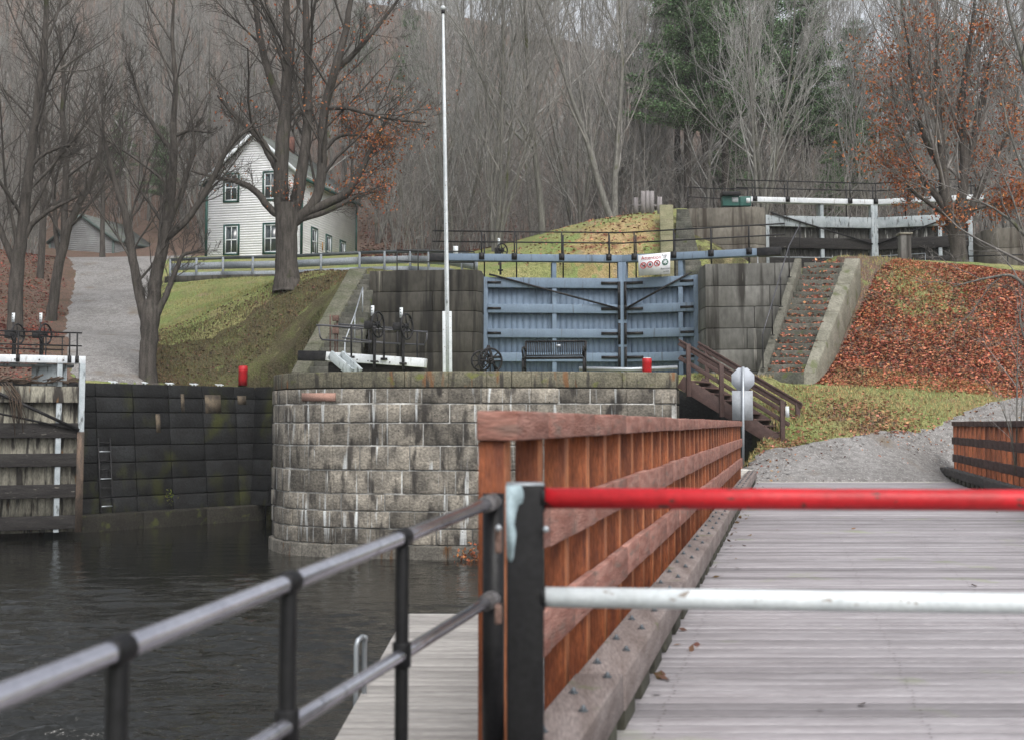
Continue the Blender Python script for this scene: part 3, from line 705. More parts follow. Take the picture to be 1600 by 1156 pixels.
gl, ptl, LL = gate_leaf('grey blue lock gate leaf left of the middle seam, behind the bench', HL, (MT[0] - .004, MT[1]), None, rows_b, 2.45, paint_blue, board_blue, paint_blue, 6.89, .24, 1.35, [2.35], [-.1, 1.0, 2.6, 4.2], .76, paint_blue, .5, rail_ext=.4)
gr, ptr, LR = gate_leaf('grey blue lock gate leaf right of the middle seam, with the warning sign', HR, (MT[0] + .004, MT[1]), None, rows_b, 2.45, paint_blue, board_blue, paint_blue, 6.89, .24, 2.0, [.55], [2.1, .75, -.5, -1.75], .76, paint_blue, .75, rail_ext=.9)

# warning sign on the beam
sg = thing('warning_sign', 'white warning sign with red and green round symbols hung on the blue gate beam', 'sign', P(1021, 412, 40.2))
a, b, c, d = P(997, 399.5, 40.25), P(1047, 394.5, 40.05), P(1047, 428, 40.05), P(998, 431.5, 40.25)
mb = MB(); mb.prism([d, c, b, a], V(.01, .035, 0)); mb.build('sign_board', mat('sign_white', (.74, .75, .78), (.66, .67, .70), 3, .5, 0, fine=.03), sg)
ex, ey = (b - a), (a - d)
def sp_(u, v, lift=.004): return a + ex * u - ey * v + V(0, -lift - .014, 0)
red_s, grn_s = mat('sign_red', (.42, .03, .03), None, 5, .5, 0), mat('sign_green', (.03, .13, .09), None, 5, .5, 0)
dark_s = mat('sign_ink', (.05, .06, .07), None, 5, .5, 0)
exn, ezn = ex.normalized(), ey.normalized(); nrm_s = ezn.cross(exn)
def disc(mb, c, R, r0, n=28):
    for i in range(n):
        t0, t1 = 2 * math.pi * i / n, 2 * math.pi * (i + 1) / n
        q = [c + (exn * math.cos(t) + ezn * math.sin(t)) * r for t, r in ((t0, r0), (t1, r0), (t1, R), (t0, R))]
        mb.add(q, [(0, 1, 2, 3)])
H_ = ex.length
for i, (u, v) in enumerate(((.155, .52), (.365, .50), (.585, .475))):
    mb = MB(); cc = sp_(u, v); disc(mb, cc, .105, .078); dd = (exn * .7 - ezn * .7) * .085
    if i != 1: mb.prism([cc - dd + (exn + ezn) * .011, cc - dd - (exn + ezn) * .011, cc + dd - (exn + ezn) * .011, cc + dd + (exn + ezn) * .011], V(0, -.002, 0))
    mb.build('prohibition_symbol', red_s, sg)
    mb = MB(); cc = sp_(u, v, .007)
    if i == 0: mb.prism([cc + exn * x + ezn * z for x, z in ((-.05, -.02), (.0, -.035), (.055, -.03), (.05, .04), (.02, .03), (-.01, .0))], V(0, -.002, 0))
    if i == 1: mb.prism([cc + exn * x + ezn * z for x, z in ((-.045, -.05), (-.02, -.02), (0, -.05), (.02, -.02), (.045, -.05), (.04, .0), (.0, .06), (-.04, .0))], V(0, -.002, 0))
    if i == 2: mb.prism([cc + exn * x + ezn * z for x, z in ((-.03, -.05), (-.01, -.05), (.03, .04), (.01, .05))], V(0, -.002, 0))
    mb.build('pictogram', dark_s, sg)
mb = MB(); cc = sp_(.835, .455); disc(mb, cc, .105, 0); mb.build('round_emblem', grn_s, sg)
mb = MB(); cc = sp_(.835, .455, .009)
for k in range(6):
    t = math.pi * k / 3 + .5; e1 = exn * math.cos(t) + ezn * math.sin(t); e2 = exn * -math.sin(t) + ezn * math.cos(t)
    mb.prism([cc + e2 * .02, cc - e2 * .02, cc + e1 * .08 - e2 * .014, cc + e1 * .08 + e2 * .014], V(0, -.001 - k * .0006, 0))
mb.build('star', paint_white, sg)
def text(name, body, origin, xdir, zdir, size, m, parent, align='LEFT'):
    cu = bpy.data.curves.new(name, 'FONT'); cu.body = body; cu.size = size; cu.align_x = align; cu.extrude = .001
    tmp = bpy.data.objects.new('tmp', cu); S.collection.objects.link(tmp)
    dg = bpy.context.evaluated_depsgraph_get(); me = bpy.data.meshes.new_from_object(tmp.evaluated_get(dg))
    bpy.data.objects.remove(tmp); me.materials.clear(); me.materials.append(m)
    o = link(name, me, parent); x, z = xdir.normalized(), zdir.normalized(); y = x.cross(z)
    M_ = Matrix((x, z, -y)).transposed().to_4x4() if False else Matrix(((x.x, z.x, x.cross(z).x), (x.y, z.y, x.cross(z).y), (x.z, z.z, x.cross(z).z))).to_4x4()
    off = Vector((0, 0, 0)); pr_ = parent
    while pr_ is not None: off += pr_.location; pr_ = pr_.parent
    M_.translation = origin - off; o.matrix_local = M_; return o
text('sign_lettering', 'Attention', sp_(.09, .24, .006), exn, ezn, .17, red_s, sg)
for (u, v, s_) in ((.83, .145, 'Keep'), (.83, .25, 'off')): text('sign_lettering', s_, sp_(u, v, .006), exn, ezn, .085, dark_s, sg, 'CENTER')
for (u, v, s_) in ((.84, .80, 'Restricted'), (.86, .93, 'access')): text('sign_lettering', s_, sp_(u, v, .006), exn, ezn, .075, dark_s, sg, 'CENTER')

# railing on top of the left concrete wall
handrail('black railing on top of the left concrete wall, left of the blue gates', [V(-3.9, 41.0, 6.28), V(-3.2, 41.2, 6.28), V(-2.2, 41.3, 6.28), V(-1.3, 41.4, 6.28)], iron, .022, .92, .55)
# ------------------------------------------------------------------ handwheel gear, used on three gates
def paddle_gear(label, base, h_wheel, h_top, face, R=.32, group='handwheel gears on the lock gates'):
    t = thing('handwheel_gear', label, 'handwheel', base, group); b = Vector(base)
    mb = MB(); mb.box(b + V(0, 0, h_wheel / 2 - .1), (.075, .075, h_wheel + .1)); mb.box(b + V(0, 0, .02), (.2, .2, .04)); mb.build('stand', iron, t, .008)
    ax = Vector(face).normalized(); c = b + V(0, 0, h_wheel) + ax * .1
    mb = MB(); mb.ring(c, ax, R, .028, 28, 6); mb.ring(c, ax, .07, .03, 12, 6)
    e = ax.cross(V(0, 0, 1)).normalized()
    for k in range(6):
        a = math.pi * k / 3 + .3; dd = e * math.cos(a) + V(0, 0, 1) * math.sin(a); mb.tube([c + dd * .05, c + dd * R], .018, 6)
    mb.build('wheel', iron, t, smooth=True)
    mb = MB(); mb.tube([c - ax * .42, c + ax * .06], .04, 8); mb.box(c - ax * .3, (.2, .2, .22)); mb.build('gearbox', iron, t, .01)
    mb = MB(); mb.tube([b + V(-.06, 0, .2), b + V(-.06, 0, h_top - .28)], .018, 6); mb.build('rack_rod', iron, t)
    mb = MB(); mb.box(b + V(-.06, 0, h_top - .14), (.085, .03, .28)); mb.build('white_marker', paint_white, t)
    for k in range(3): mb = MB(); mb.box(b + V(-.075, -.018, h_top - .06 - k * .075), (.03, .004, .022)); mb.build('mark', dark_s, t)
    return t

# old cream gate at the left edge
q0, q1 = P(-260, 661, 33.2), P(131, 661, 35.9)
rows_o = [(2.42, 1.95), (1.36, .93), (.48, .10), (-.42, -.80), (-1.32, -1.70)]
og, pto, LO = gate_leaf('old peeling cream and black lock gate at the left edge, with a white beam', (q0.x, q0.y), (q1.x, q1.y), None, rows_o, -1.80, paint_pale, gate_old, gate_wet, 3.2, .22, .2, [LO_ for LO_ in (3.4, 5.75)], [], 0, paint_beam, 0, straps=False, th=.4, row_mats={0: gate_old})
mb = MB(); mb.hexa([pto(LO - .2, -1.8, .19), pto(LO + .0, -1.8, .19), pto(LO + .0, -1.8, .24), pto(LO - .2, -1.8, .24), pto(LO - .2, 1.1, .19), pto(LO + .0, 1.1, .19), pto(LO + .0, 1.1, .24), pto(LO - .2, 1.1, .24)]); mb.build('rusted_shoe', mat('rust_stained_timber', (.14, .10, .075), (.06, .05, .042), 3, .9, .3, (3, 3, .6), fine=.3), og)
mb = MB(); mb.bar(pto(3.4, 2.55, .26), pto(LO - .15, 1.15, .27), .05, .09); mb.build('diagonal_brace', iron, og)
zt = 3.31
for q, hh in (('top_rail', .68), ('lower_rail', .30)):
    mb = MB(); mb.tube([pto(0, zt + hh, .12), pto(LO - .12, zt + hh, .12)], .022, 6); mb.build(q, iron, og)
    mb = MB(); mb.tube([pto(0, zt + hh - .08, -.65), pto(LO - .55, zt + hh - .08, -.65)], .02, 6); mb.build(q, iron, og)
for u in (3.2, 4.6, 6.0, LO - .25):
    mb = MB(); mb.tube([pto(u, zt - .15, .17), pto(u, zt + .68, .12)], .025, 6); mb.box(pto(u, zt - .1, .2), (.1, .04, .2)); mb.build('railing_post', iron, og)
for u in (4.0, 5.4, LO - .6):
    mb = MB(); mb.tube([pto(u, zt - .5, -.65), pto(u, zt + .6, -.65)], .02, 6); mb.build('railing_post', iron, og)
for u in np.arange(3.2, LO - .2, .66): mb = MB(); mb.tube([pto(u, zt - .13, .18), pto(u, zt - .13, .205)], .022, 6); mb.build('bolt_head', iron, og)
mb = MB(); mb.hexa([pto(.3, 3.0, -.8), pto(LO - .3, 3.0, -.8), pto(LO - .3, 3.0, -.16), pto(.3, 3.0, -.16), pto(.3, 3.07, -.8), pto(LO - .3, 3.07, -.8), pto(LO - .3, 3.07, -.16), pto(.3, 3.07, -.16)]); mb.build('walkway', paint_pale, og)
mb = MB()
for u in (5.72, LO - .5): mb.hexa([pto(u - .7, 2.45, -.5), pto(u, 2.45, -.04), pto(u, 2.45, -.1), pto(u - .7, 2.45, -.56), pto(u - .7, 3.08, -.5), pto(u, 3.08, -.04), pto(u, 3.08, -.1), pto(u - .7, 3.08, -.56)])
mb.build('side_plates', paint_pale, og, .005)
# driftwood and reeds lying on the cream gate's top
mb = MB()
for k in range(70):
    u = 3.1 + rnd.random() * (LO - 3.5); p = pto(u, 2.5 + rnd.random() * .12, rnd.uniform(-.25, .2)); a = rnd.uniform(-.5, .5); l_ = rnd.uniform(.15, .6)
    mb.tube([p, p + V(math.cos(a) * l_, rnd.uniform(-.1, .1), rnd.uniform(-.03, .14))], rnd.uniform(.01, .03), 5)
for k in range(12):
    p = pto(4.35 + rnd.gauss(0, .09), 2.5, .22); mb.tube([p, p + V(.3 + rnd.gauss(0, .06), -.05, -.45 + rnd.gauss(0, .05)), p + V(.42 + rnd.gauss(0, .06), -.03, -1.0 + rnd.gauss(0, .15))], .012, 4)
setp(mb.build('driftwood', mat('dead_reeds', (.10, .07, .05), (.06, .045, .035), 5, .95, .1, fine=.4)), 'brown driftwood and reeds caught along the top of the old cream gate', 'driftwood')
for (px, lab) in ((22, 'handwheel gear on the old cream gate, nearest the left edge'), (65, 'handwheel gear on the old cream gate, second from the left edge')):
    p = P(px, 570, 36.1); paddle_gear(lab, (p.x, p.y, 3.1), .88, 1.52, (1, -.25, 0), .30)

# beam, braces and railings of the gate standing behind the pier top
pg = thing('lock_gate', 'lock gate folded behind the pale pier, its white beam sloping and two handwheels above', 'lock gate', P(560, 575, 33.5))
def D3(px, py, D=33.0): return P(px, py, D)
mb = MB(); mb.bar(D3(512, 557, 33.2), D3(665, 567.5, 32.6), .3, .24); mb.build('balance_beam', paint_beam, pg, .012)
mb = MB(); mb.bar(D3(470, 556, 33.5), D3(513, 556.5, 33.2), .36, .27); mb.build('beam_end', iron, pg, .012)
for (x0, x1) in ((511, 545), (528, 558)):
    mb = MB(); mb.bar(D3(x0 + 5, 554, 32.75), D3(x1 + 4, 582, 32.4), .1, .24); mb.build('brace', paint_pale, pg, .01)
mb = MB(); mb.bar(D3(534, 556, 32.85), D3(554, 580, 32.6), .3, .03, up=(0, 0, 1)); mb.build('brace_plate', paint_pale, pg)
mb = MB(); mb.bar(D3(515, 595, 33.4), D3(660, 600, 32.8), .3, 1.0); mb.build('gate_body', gate_wet, pg)
for (x, y) in ((541, 560), (558, 562), (575, 564), (591, 565.5), (609, 566), (627, 567), (644, 568)): mb = MB(); mb.tube([D3(x, y, 32.68), D3(x, y, 32.62)], .02, 6); mb.build('bolt_head', iron, pg)
mb = MB(); mb.tube([D3(494, 508.5), D3(505, 508.5), D3(580, 514), D3(668, 519)], .026, 6); mb.tube([D3(498, 509), D3(500, 526), D3(503, 531)], .022, 6); mb.build('top_rail', dark_pipe, pg, smooth=True)
mb = MB(); mb.tube([D3(503, 531), D3(548, 534), D3(663, 539)], .024, 6); mb.tube([D3(663, 539), D3(667, 530), D3(667, 519)], .022, 6); mb.build('lower_rail', dark_pipe, pg, smooth=True)
mb = MB(); mb.tube([D3(529, 507, 33.8), D3(615, 513, 33.8)], .024, 6); mb.tube([D3(529, 507, 33.8), D3(528, 511, 33.8), D3(560, 515, 33.8), D3(566, 514, 33.8), D3(566, 523, 33.8)], .02, 6); mb.tube([D3(535, 528, 33.8), D3(625, 538.5, 33.8)], .022, 6); mb.build('rear_rail', dark_pipe, pg, smooth=True)
for (x, y0, y1) in ((549, 509, 558), (600, 513, 561), (652, 518, 565)):
    mb = MB(); mb.tube([D3(x, y0, 32.7), D3(x, y1, 32.7)], .028, 6); mb.bar(D3(x - 5, y1, 32.66), D3(x + 5, y1, 32.62), .04, .06); mb.build('railing_post', iron, pg)
for (x, y0) in ((565, 514), (576, 514), (621, 516)):
    mb = MB(); mb.tube([D3(x, y0, 33.8), D3(x + 1, 560, 33.8)], .022, 6); mb.build('railing_post', iron, pg)
for (px, yb, lab) in ((585, 566, 'handwheel gear on the gate behind the pier, left one of two'), (630, 569, 'handwheel gear on the gate behind the pier, right one beside the flagpole')):
    p = P(px, yb, 32.55); paddle_gear(lab, p, 1.0, 1.52, (.92, -.38, 0), .34)
# rusty stand at the left end of those railings
rs = thing('rusty_stand', 'rusty two legged stand with small boxes left of the handwheels', 'stand', P(524, 553, 33.2))
for (x, y0, y1) in ((516, 492, 550), (523.5, 506, 551), (527, 500, 551)):
    mb = MB(); mb.tube([P(x, y0, 33.1), P(x, y1, 33.1)], .022, 6); mb.build('leg', rusty, rs)
for (y0, y1) in ((493, 502), (511, 522)):
    mb = MB(); mb.bar(P(519.5, (y0 + y1) / 2, 33.05), P(529.5, (y0 + y1) / 2, 33.05), .1, (y1 - y0) / F * 33); mb.build('box', rusty, rs, .01)

# ------------------------------------------------------------------ things on the pier top
# bench
bn = thing('park_bench', 'black slatted metal bench with curled arms facing out on the pale pier', 'bench', P(866, 580, 31.9))
B0 = P(866, 584, 31.9); B0.z = T1 + .01
BR = Matrix.Rotation(math.radians(-9), 3, 'Z')
def bp_(x, y, z): return B0 + BR @ V(x, y, z)       # x along, y backwards, z up
for sx in (-.80, .80):
    mb = MB()
    mb.tube([bp_(sx, -.24, 0), bp_(sx, -.22, .22), bp_(sx, -.22, .42)], .032, 6); mb.tube([bp_(sx, .26, 0), bp_(sx, .20, .25), bp_(sx, .20, .44), bp_(sx, .33, .88)], .032, 6)
    mb.tube([bp_(sx, -.22, .14), bp_(sx, 0, .19), bp_(sx, .22, .14)], .02, 6); mb.build('side_frame', iron, bn, smooth=True)
    mb = MB(); mb.tube([bp_(sx, .24, .62), bp_(sx, .1, .69), bp_(sx, -.1, .71), bp_(sx, -.24, .68), bp_(sx, -.30, .61), bp_(sx, -.27, .54), bp_(sx, -.2, .55), bp_(sx, -.2, .43)], .026, 6); mb.build('armrest', iron, bn, smooth=True)
mb = MB()
mb.bar(bp_(-.8, -.25, .42), bp_(.8, -.25, .42), .05, .05); mb.bar(bp_(-.8, .2, .42), bp_(.8, .2, .42), .05, .04)
for k in range(33): x = -.77 + k * .0481; mb.bar(bp_(x, -.25, .435), bp_(x, .2, .42), .026, .012)
mb.build('seat', iron, bn)
mb = MB()
mb.bar(bp_(-.8, .33, .88), bp_(.8, .33, .88), .05, .05); mb.bar(bp_(-.8, .215, .50), bp_(.8, .215, .50), .04, .035)
for k in range(33): x = -.77 + k * .0481; mb.bar(bp_(x, .33, .87), bp_(x, .215, .5), .024, .01, up=(0, 1, 0))
mb.build('backrest', iron, bn)
mb = MB(); mb.bar(bp_(.02, .27, .76), bp_(.14, .27, .76), .012, .07); mb.build('plaque', galv, bn)
# winch with spoked wheel
wn = thing('winch', 'old black spoked iron winch wheel standing against the wall left of the bench', 'winch', P(764, 580, 33))
wc = P(766, 560, 33); wc.z = T1 + .42
for (dx_, R) in ((0, .33), (-.25, .27)):
    mb = MB(); c = wc + V(dx_, dx_ * -.5, 0); ax = V(.35, -1, 0).normalized(); mb.ring(c, ax, R, .03, 26, 6); e = ax.cross(V(0, 0, 1))
    for k in range(8):
        a = math.pi * k / 4; dd = e * math.cos(a) + V(0, 0, 1) * math.sin(a); mb.tube([c, c + dd * R], .02, 5)
    mb.ring(c, ax, .07, .035, 10, 6); mb.build('spoked_wheel', iron, wn, smooth=True)
mb = MB(); mb.tube([wc + V(-.1, .6, 0), wc + V(.02, -.12, 0)], .035, 8)
for sx in (-.3, .2): mb.bar(wc + V(sx, .1, -.42), wc + V(-.05, .15, .42), .05, .07)
mb.build('frame', iron, wn)
# red bollards
def bollard(label, p, r, h, top=False):
    t = thing('bollard', label, 'bollard', p, 'red bollards on the lock side'); p = Vector(p)
    mb = MB(); mb.tube([p, p + V(0, 0, h * .34), p + V(0, 0, h * .36), p + V(0, 0, h * .68), p + V(0, 0, h * .70), p + V(0, 0, h - .002), p + V(0, 0, h)], [r, r * .98, r * 1.03, r * .98, r * 1.03, r * 1.02, r * 1.0], 20); mb.build('body', paint_red, t, 0, False)
    mb = MB(); mb.tube([p + V(0, 0, h), p + V(0, 0, h + .02)], [r * .88, r * .8], 20); mb.build('lid', paint_red if top else paint_white, t)
    if top: mb = MB(); mb.tube([p + V(-.04, 0, h), p + V(-.04, 0, h + .12), p + V(.05, 0, h + .06)], .012, 5); mb.build('bent_wire', rusty, t)
p = P(379.5, 600, 42.6); p.z = T1 + .05; bollard('red bollard standing on the grass at the edge of the dark lock wall', p, .155, .66, True)
p = P(1011, 584, 33); p.z = T1; bollard('red bollard with a pale lid on the pier, right of the bench', p, .125, .48)
# pipe lying behind the bench
t = MB(); t.tube([P(905, 577, 33.2) + V(0, 0, .02), P(985, 577.2, 33), P(1058, 574, 33.2)], .055, 10); setp(t.build('pipe', galv, smooth=True), 'long grey pipe lying on the ground behind the bench and red bollard', 'pipe')
# flagpole, leaning slightly to the left
fp = thing('flagpole', 'tall white flagpole with a ball on top, standing on the pier', 'flagpole', P(699.5, 582, 33.4))
b0, b1, tp = P(699.3, 584, 33.4), P(698.6, 487, 33.4), P(692.3, 22, 33.4)
for sx in (-.085, .085):
    mb = MB(); mb.bar(P(699.3, 584, 33.4) + V(sx, 0, 0), P(698.6, 487, 33.4) + V(sx, 0, 0), .085, .16, up=(0, 1, 0)); mb.build('base_post', paint_white, fp, .008)
mb = MB(); mb.tube([b0, P(698.0, 430, 33.4), P(695.5, 250, 33.4), tp], [.065, .062, .052, .034], 12); mb.build('pole', paint_white, fp, smooth=True)
mb = MB(); mb.tube([tp, tp + V(0, 0, .10)], [.05, .05], 8); mb.build('pulley', iron, fp)
mb = MB(); mb.ball(tp + V(0, 0, .16), .075); mb.build('ball', paint_white, fp, smooth=True)
mb = MB(); mb.bar(P(698.4, 474, 33.3), P(698.4, 465, 33.3), .04, .05); mb.tube([P(697.5, 470, 33.3), P(691.6, 26, 33.3)], .006, 4); mb.build('halyard', galv, fp)
# dry weeds along the pier
def weeds(name, label, cat, pts, m, hh, r, n, seed):
    rr = random.Random(seed); mb = MB()
    for (x, y, z, w_) in pts:
        for k in range(n):
            a = rr.uniform(0, 6.28); q = V(x + rr.gauss(0, w_), y + rr.gauss(0, w_ * .5), z); e = V(math.cos(a) * hh * .45, math.sin(a) * hh * .2, hh * rr.uniform(.5, 1.1))
            mb.add([q + V(-r, 0, 0), q + V(r, 0, 0), q + e], [(0, 1, 2)])
            if k % 3 == 0: mb.add([q + e * .6 + V(-r * 3, 0, 0), q + e * .6 + V(0, 0, -r * 3), q + e * .6 + V(r * 3, 0, r * 2), q + e * .6 + V(0, 0, r * 4)], [(0, 1, 2, 3)])
    return setp(mb.build(name, m), label, cat)
# wooden stairs down from the pier
ws = thing('wooden_staircase', 'brown wooden stairs with two handrails going down the right end of the pier', 'staircase', (6, 31, .8))
# near side (a) and far side (b); top at left, bottom at right
aT, aB = P(1066, 592, 31.0), P(1229, 692, 30.4)
sh = V(.64, 1.0, 0)
def sw(u, k, z=0): return aT.lerp(aB, u) + sh * k + V(0, 0, z)
for k in (0, 1):
    mb = MB(); mb.tint(.9, 1.1); mb.bar(sw(-.02, k, -.10), sw(1.0, k, -.10), .06, .34); mb.build('stringer', wood_dark, ws, .006)
    mb = MB(); mb.bar(sw(-.03, k, .95), sw(1.0, k, 1.0), .10, .05); mb.bar(sw(-.03, k, .87), sw(1.0, k, .92), .04, .13); mb.build('handrail', wood_dark, ws, .006)
    mb = MB(); mb.bar(sw(-.03, k, .50), sw(1.03, k, .50), .04, .11); mb.build('middle_rail', wood_dark, ws, .006)
    for u in (.06, .38, .96):
        mb = MB(); mb.tint(.9, 1.1); p = sw(u, k, 0); mb.bar(p + V(0, -.04 if k == 0 else .04, -.35), p + V(0, -.04 if k == 0 else .04, .98), .11, .11); mb.build('post', wood_dark, ws, .006)
for k in range(10):
    u = (k + .5) / 10; p = sw(u, 0, .02); q = sw(u, 1, .02); mb = MB(); mb.tint(1.3, 1.9); mb.bar(p, q, .27, .045); mb.build('tread', wood_dark, ws, .005)
p = sw(.97, 0, .75); mb = MB(); mb.box(p + V(.08, -.13, -.02), (.09, .02, .27)); mb.build('notice', paint_white, ws)
# low dark wall under the stairs
uw = thing('retaining_wall', 'black shaded stone wall under the brown wooden stairs', 'wall', (5, 31.6, 0))
mb = MB()
a, b, c, d = P(1056, 690, 31.9), P(1200, 690, 31.6), P(1192, 664, 31.6), P(1056, 600, 31.9)
a.z = -3; b.z = .2
mb.hexa([a, b, b + V(.2, .7, 0), a + V(.2, .7, 0), V(a.x, a.y, 2.28), V(b.x, b.y, .98), V(b.x + .2, b.y + .7, .98), V(a.x + .2, a.y + .7, 2.28)]); mb.build('wall_face', wet_stone, uw)

# ------------------------------------------------------------------ stop sign seen from behind
ss = thing('road_sign', 'bare grey back of an octagonal sign over a square plate on one post', 'road sign', P(1160, 735, 30.0))
def s3(px, py, k=0): v = P(px, py, 30.0); return v + V(0, k, 0)
mb = MB(); mb.tube([V(s3(1161, 735).x, 30.0, -.1), V(s3(1161, 573).x, 30.0, s3(1161, 573).z)], .035, 8); mb.build('post', galv, ss, smooth=True)
c = s3(1161.5, 592.5, .05); R = .305; ph = math.pi / 8
mb = MB(); mb.prism([c + V(math.cos(ph + k * math.pi / 4) * R, 0, math.sin(ph + k * math.pi / 4) * R) for k in range(8)], V(0, .006, 0)); mb.build('octagonal_plate', mat('matte_sign_back', (.44, .47, .52), (.40, .43, .48), 3, .7, 0, fine=.05), ss)
mb = MB(); mb.bar(s3(1144.5, 633, .05), s3(1177, 633, .05), .006, 46 / F * 30); mb.build('square_plate', mat('dull_metal_sheet', (.30, .32, .34), (.36, .38, .41), 6, .7, .0, fine=.10), ss)
mb = MB(); mb.bar(s3(1161, 612, -.01), s3(1161, 575, -.01), .05, .02); mb.build('bracket', galv, ss)
mb = MB(); p = B_ = None
kb = setp((lambda m_: (m_.box((5.32, 28.5, .12), (.42, .9, .32)), m_.build('concrete_block', mat('pale_concrete', (.52, .50, .47), (.42, .40, .37), 3, .9, .1), None, .02))[1])(MB()), 'pale concrete block at the far end of the left bridge kerb', 'concrete block')
kb2 = setp((lambda m_: (m_.box((10.55, 30.4, .1), (.4, .3, .2)), m_.build('concrete_block', mat('pale_concrete', (.5, .5, .5)), None, .02))[1])(MB()), 'small pale block at the far end of the right bridge kerb', 'concrete block')
# ------------------------------------------------------------------ timber bridge running away to the right
TB = 429 / F
def bq(l, d, z): return V(TB * d + l, d, z)
def bhex(mb, l0, l1, d0, d1, z0, z1):
    mb.hexa([bq(l0, d0, z0), bq(l1, d0, z0), bq(l1, d1, z0), bq(l0, d1, z0), bq(l0, d0, z1), bq(l1, d0, z1), bq(l1, d1, z1), bq(l0, d1, z1)])
br = thing('footbridge', 'long timber plank bridge deck with low kerbs leading to the gravel', 'bridge', (0, 1, 0))
mb = MB(); d = .9
while d < 28:
    w_ = .142; mb.tint(.78, 1.12); zz = rnd.uniform(-.004, .003); a = rnd.uniform(-.005, .005)
    if rnd.random() < .12: mb.tint(.62, .78)
    bhex(mb, -1.25, 4.3, d + .007, d + w_ - .009, -.09, zz); d += w_
mb.build('deck', wood_deck, br, .006)
mb = MB(); d = .9; k_ = 0
while d < 15:
    for l_ in (-.6, .6, 1.5, 2.4, 3.4):
        for dd_ in (.035, .105): c_ = bq(l_ + .006 * ((k_ * 7) % 5 - 2), d + dd_, .0015); mb.add([c_ + V(.006 * math.cos(t), .006 * math.sin(t), .002) for t in (0, 1.05, 2.1, 3.14, 4.19, 5.24)], [(0, 1, 2, 3, 4, 5)])
    d += w_; k_ += 1
setp(mb.build('screw_heads', mat('rusted_screws', (.06, .04, .03), None, 4, .7, 0), br), kind='stuff')
mb = MB(); bhex(mb, -1.25, 4.3, 28.02, 28.2, -.5, .01); mb.build('end_sill', mat('pale_concrete', (.5, .5, .5)), br)
for l in (-1.1, .6, 2.4, 4.1):
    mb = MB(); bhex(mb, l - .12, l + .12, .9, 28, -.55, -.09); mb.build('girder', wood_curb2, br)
bolt_me = None
def bolt(parent, p):
    global bolt_me
    if bolt_me is None:
        m_ = MB(); m_.tube([V(0, 0, 0), V(0, 0, .004)], .02, 8); m_.tube([V(0, 0, .004), V(0, 0, .022)], .007, 6); m_.tube([V(0, 0, .004), V(0, 0, .014)], .012, 6)
        o = m_.build('bolt', mat('tarnished_steel', (.13, .15, .17), (.09, .10, .11), 20, .5, .1, metallic=.4)); bolt_me = o.data; bpy.data.objects.remove(o)
    o = link('bolt', bolt_me, parent); o.location = p - br.location; return o
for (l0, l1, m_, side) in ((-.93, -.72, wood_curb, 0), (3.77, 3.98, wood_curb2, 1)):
    d = 2.3; dend = 27.9 if side == 0 else 30.2
    while d < dend - .1:
        e = min(d + 3.05, dend); mb = MB(); mb.tint(.85, 1.15); j = rnd.uniform(-.012, .012)
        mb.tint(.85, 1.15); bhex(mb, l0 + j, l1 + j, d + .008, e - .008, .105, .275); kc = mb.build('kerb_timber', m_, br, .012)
        if side == 0 or d > 15:
            q = d + .2
            while q < e - .1:
                bb = bolt(kc, bq((l0 + l1) / 2 + (.045 if int(q * 3) % 2 else -.045), q, .276)); q += .305
        q = d + .12
        while q < e - .1: mb = MB(); mb.tint(.7, 1.1); bhex(mb, l0 + .02, l1 - (.016 if side == 0 else 0.01), q, q + .36, .0, .107); mb.build('kerb_block', curb_moss_shade, br, .003); q += .61
        d = e
for l0, l1 in ((-.985, -.95), (4.0, 4.035)):
    mb = MB(); bhex(mb, l0, l1, 2.3, 27.9, -.02, .14); mb.build('slot_shade_board', gate_wet, br)  # dark board added behind the kerb blocks so their slots look shaded
# fences each side of the bridge
def fence(label, li, lo, d0, d1, m_rail, label_=None, topm=None):
    """li = inner face offset of the rails, lo = outer face of the posts"""
    t = thing('wooden_fence', label, 'fence', bq(li, d0, 0)); s_ = 1 if lo > li else -1
    n = int((d1 - d0) / .61)
    for z0, z1, nm in ((.835, 1.01, 'middle_rail'), (.405, .59, 'lower_rail')):
        mb = MB()
        for k in range(n):
            a, b = d0 + .61 * k - .02, d0 + .61 * (k + 1) - .03; j, q = rnd.uniform(-.006, .006), rnd.uniform(-.004, .006); mb.tint(.82, 1.15)
            x0, x1 = sorted((li - s_ * q * .5, li + s_ * .045)); bhex(mb, x0, x1, a, b, z0 + j, z1 + j)
        mb.build(nm, m_rail, t, .006)
    mb = MB()
    for k in range(n):
        a, b = d0 + .61 * k - .08, d0 + .61 * (k + 1) - .082; j = rnd.uniform(-.005, .006); mb.tint(.85, 1.12)
        x0, x1 = sorted((li - s_ * .005, lo)); bhex(mb, x0, x1, a, b, 1.285 + j * .6, 1.395 + j)
    mb.build('top_rail', topm or m_rail, t, .008)
    for k in range(n + 1):
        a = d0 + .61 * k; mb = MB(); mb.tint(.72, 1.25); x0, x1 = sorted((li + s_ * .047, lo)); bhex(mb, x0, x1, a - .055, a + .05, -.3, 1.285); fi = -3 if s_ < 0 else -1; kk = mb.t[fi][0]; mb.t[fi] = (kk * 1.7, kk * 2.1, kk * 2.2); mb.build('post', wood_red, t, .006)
    return t
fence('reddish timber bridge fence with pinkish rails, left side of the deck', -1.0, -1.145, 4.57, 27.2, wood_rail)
fence('dark timber bridge fence at the right edge beyond the red bar', 4.1, 4.25, 8.5, 30.5, wood_rail_shade)

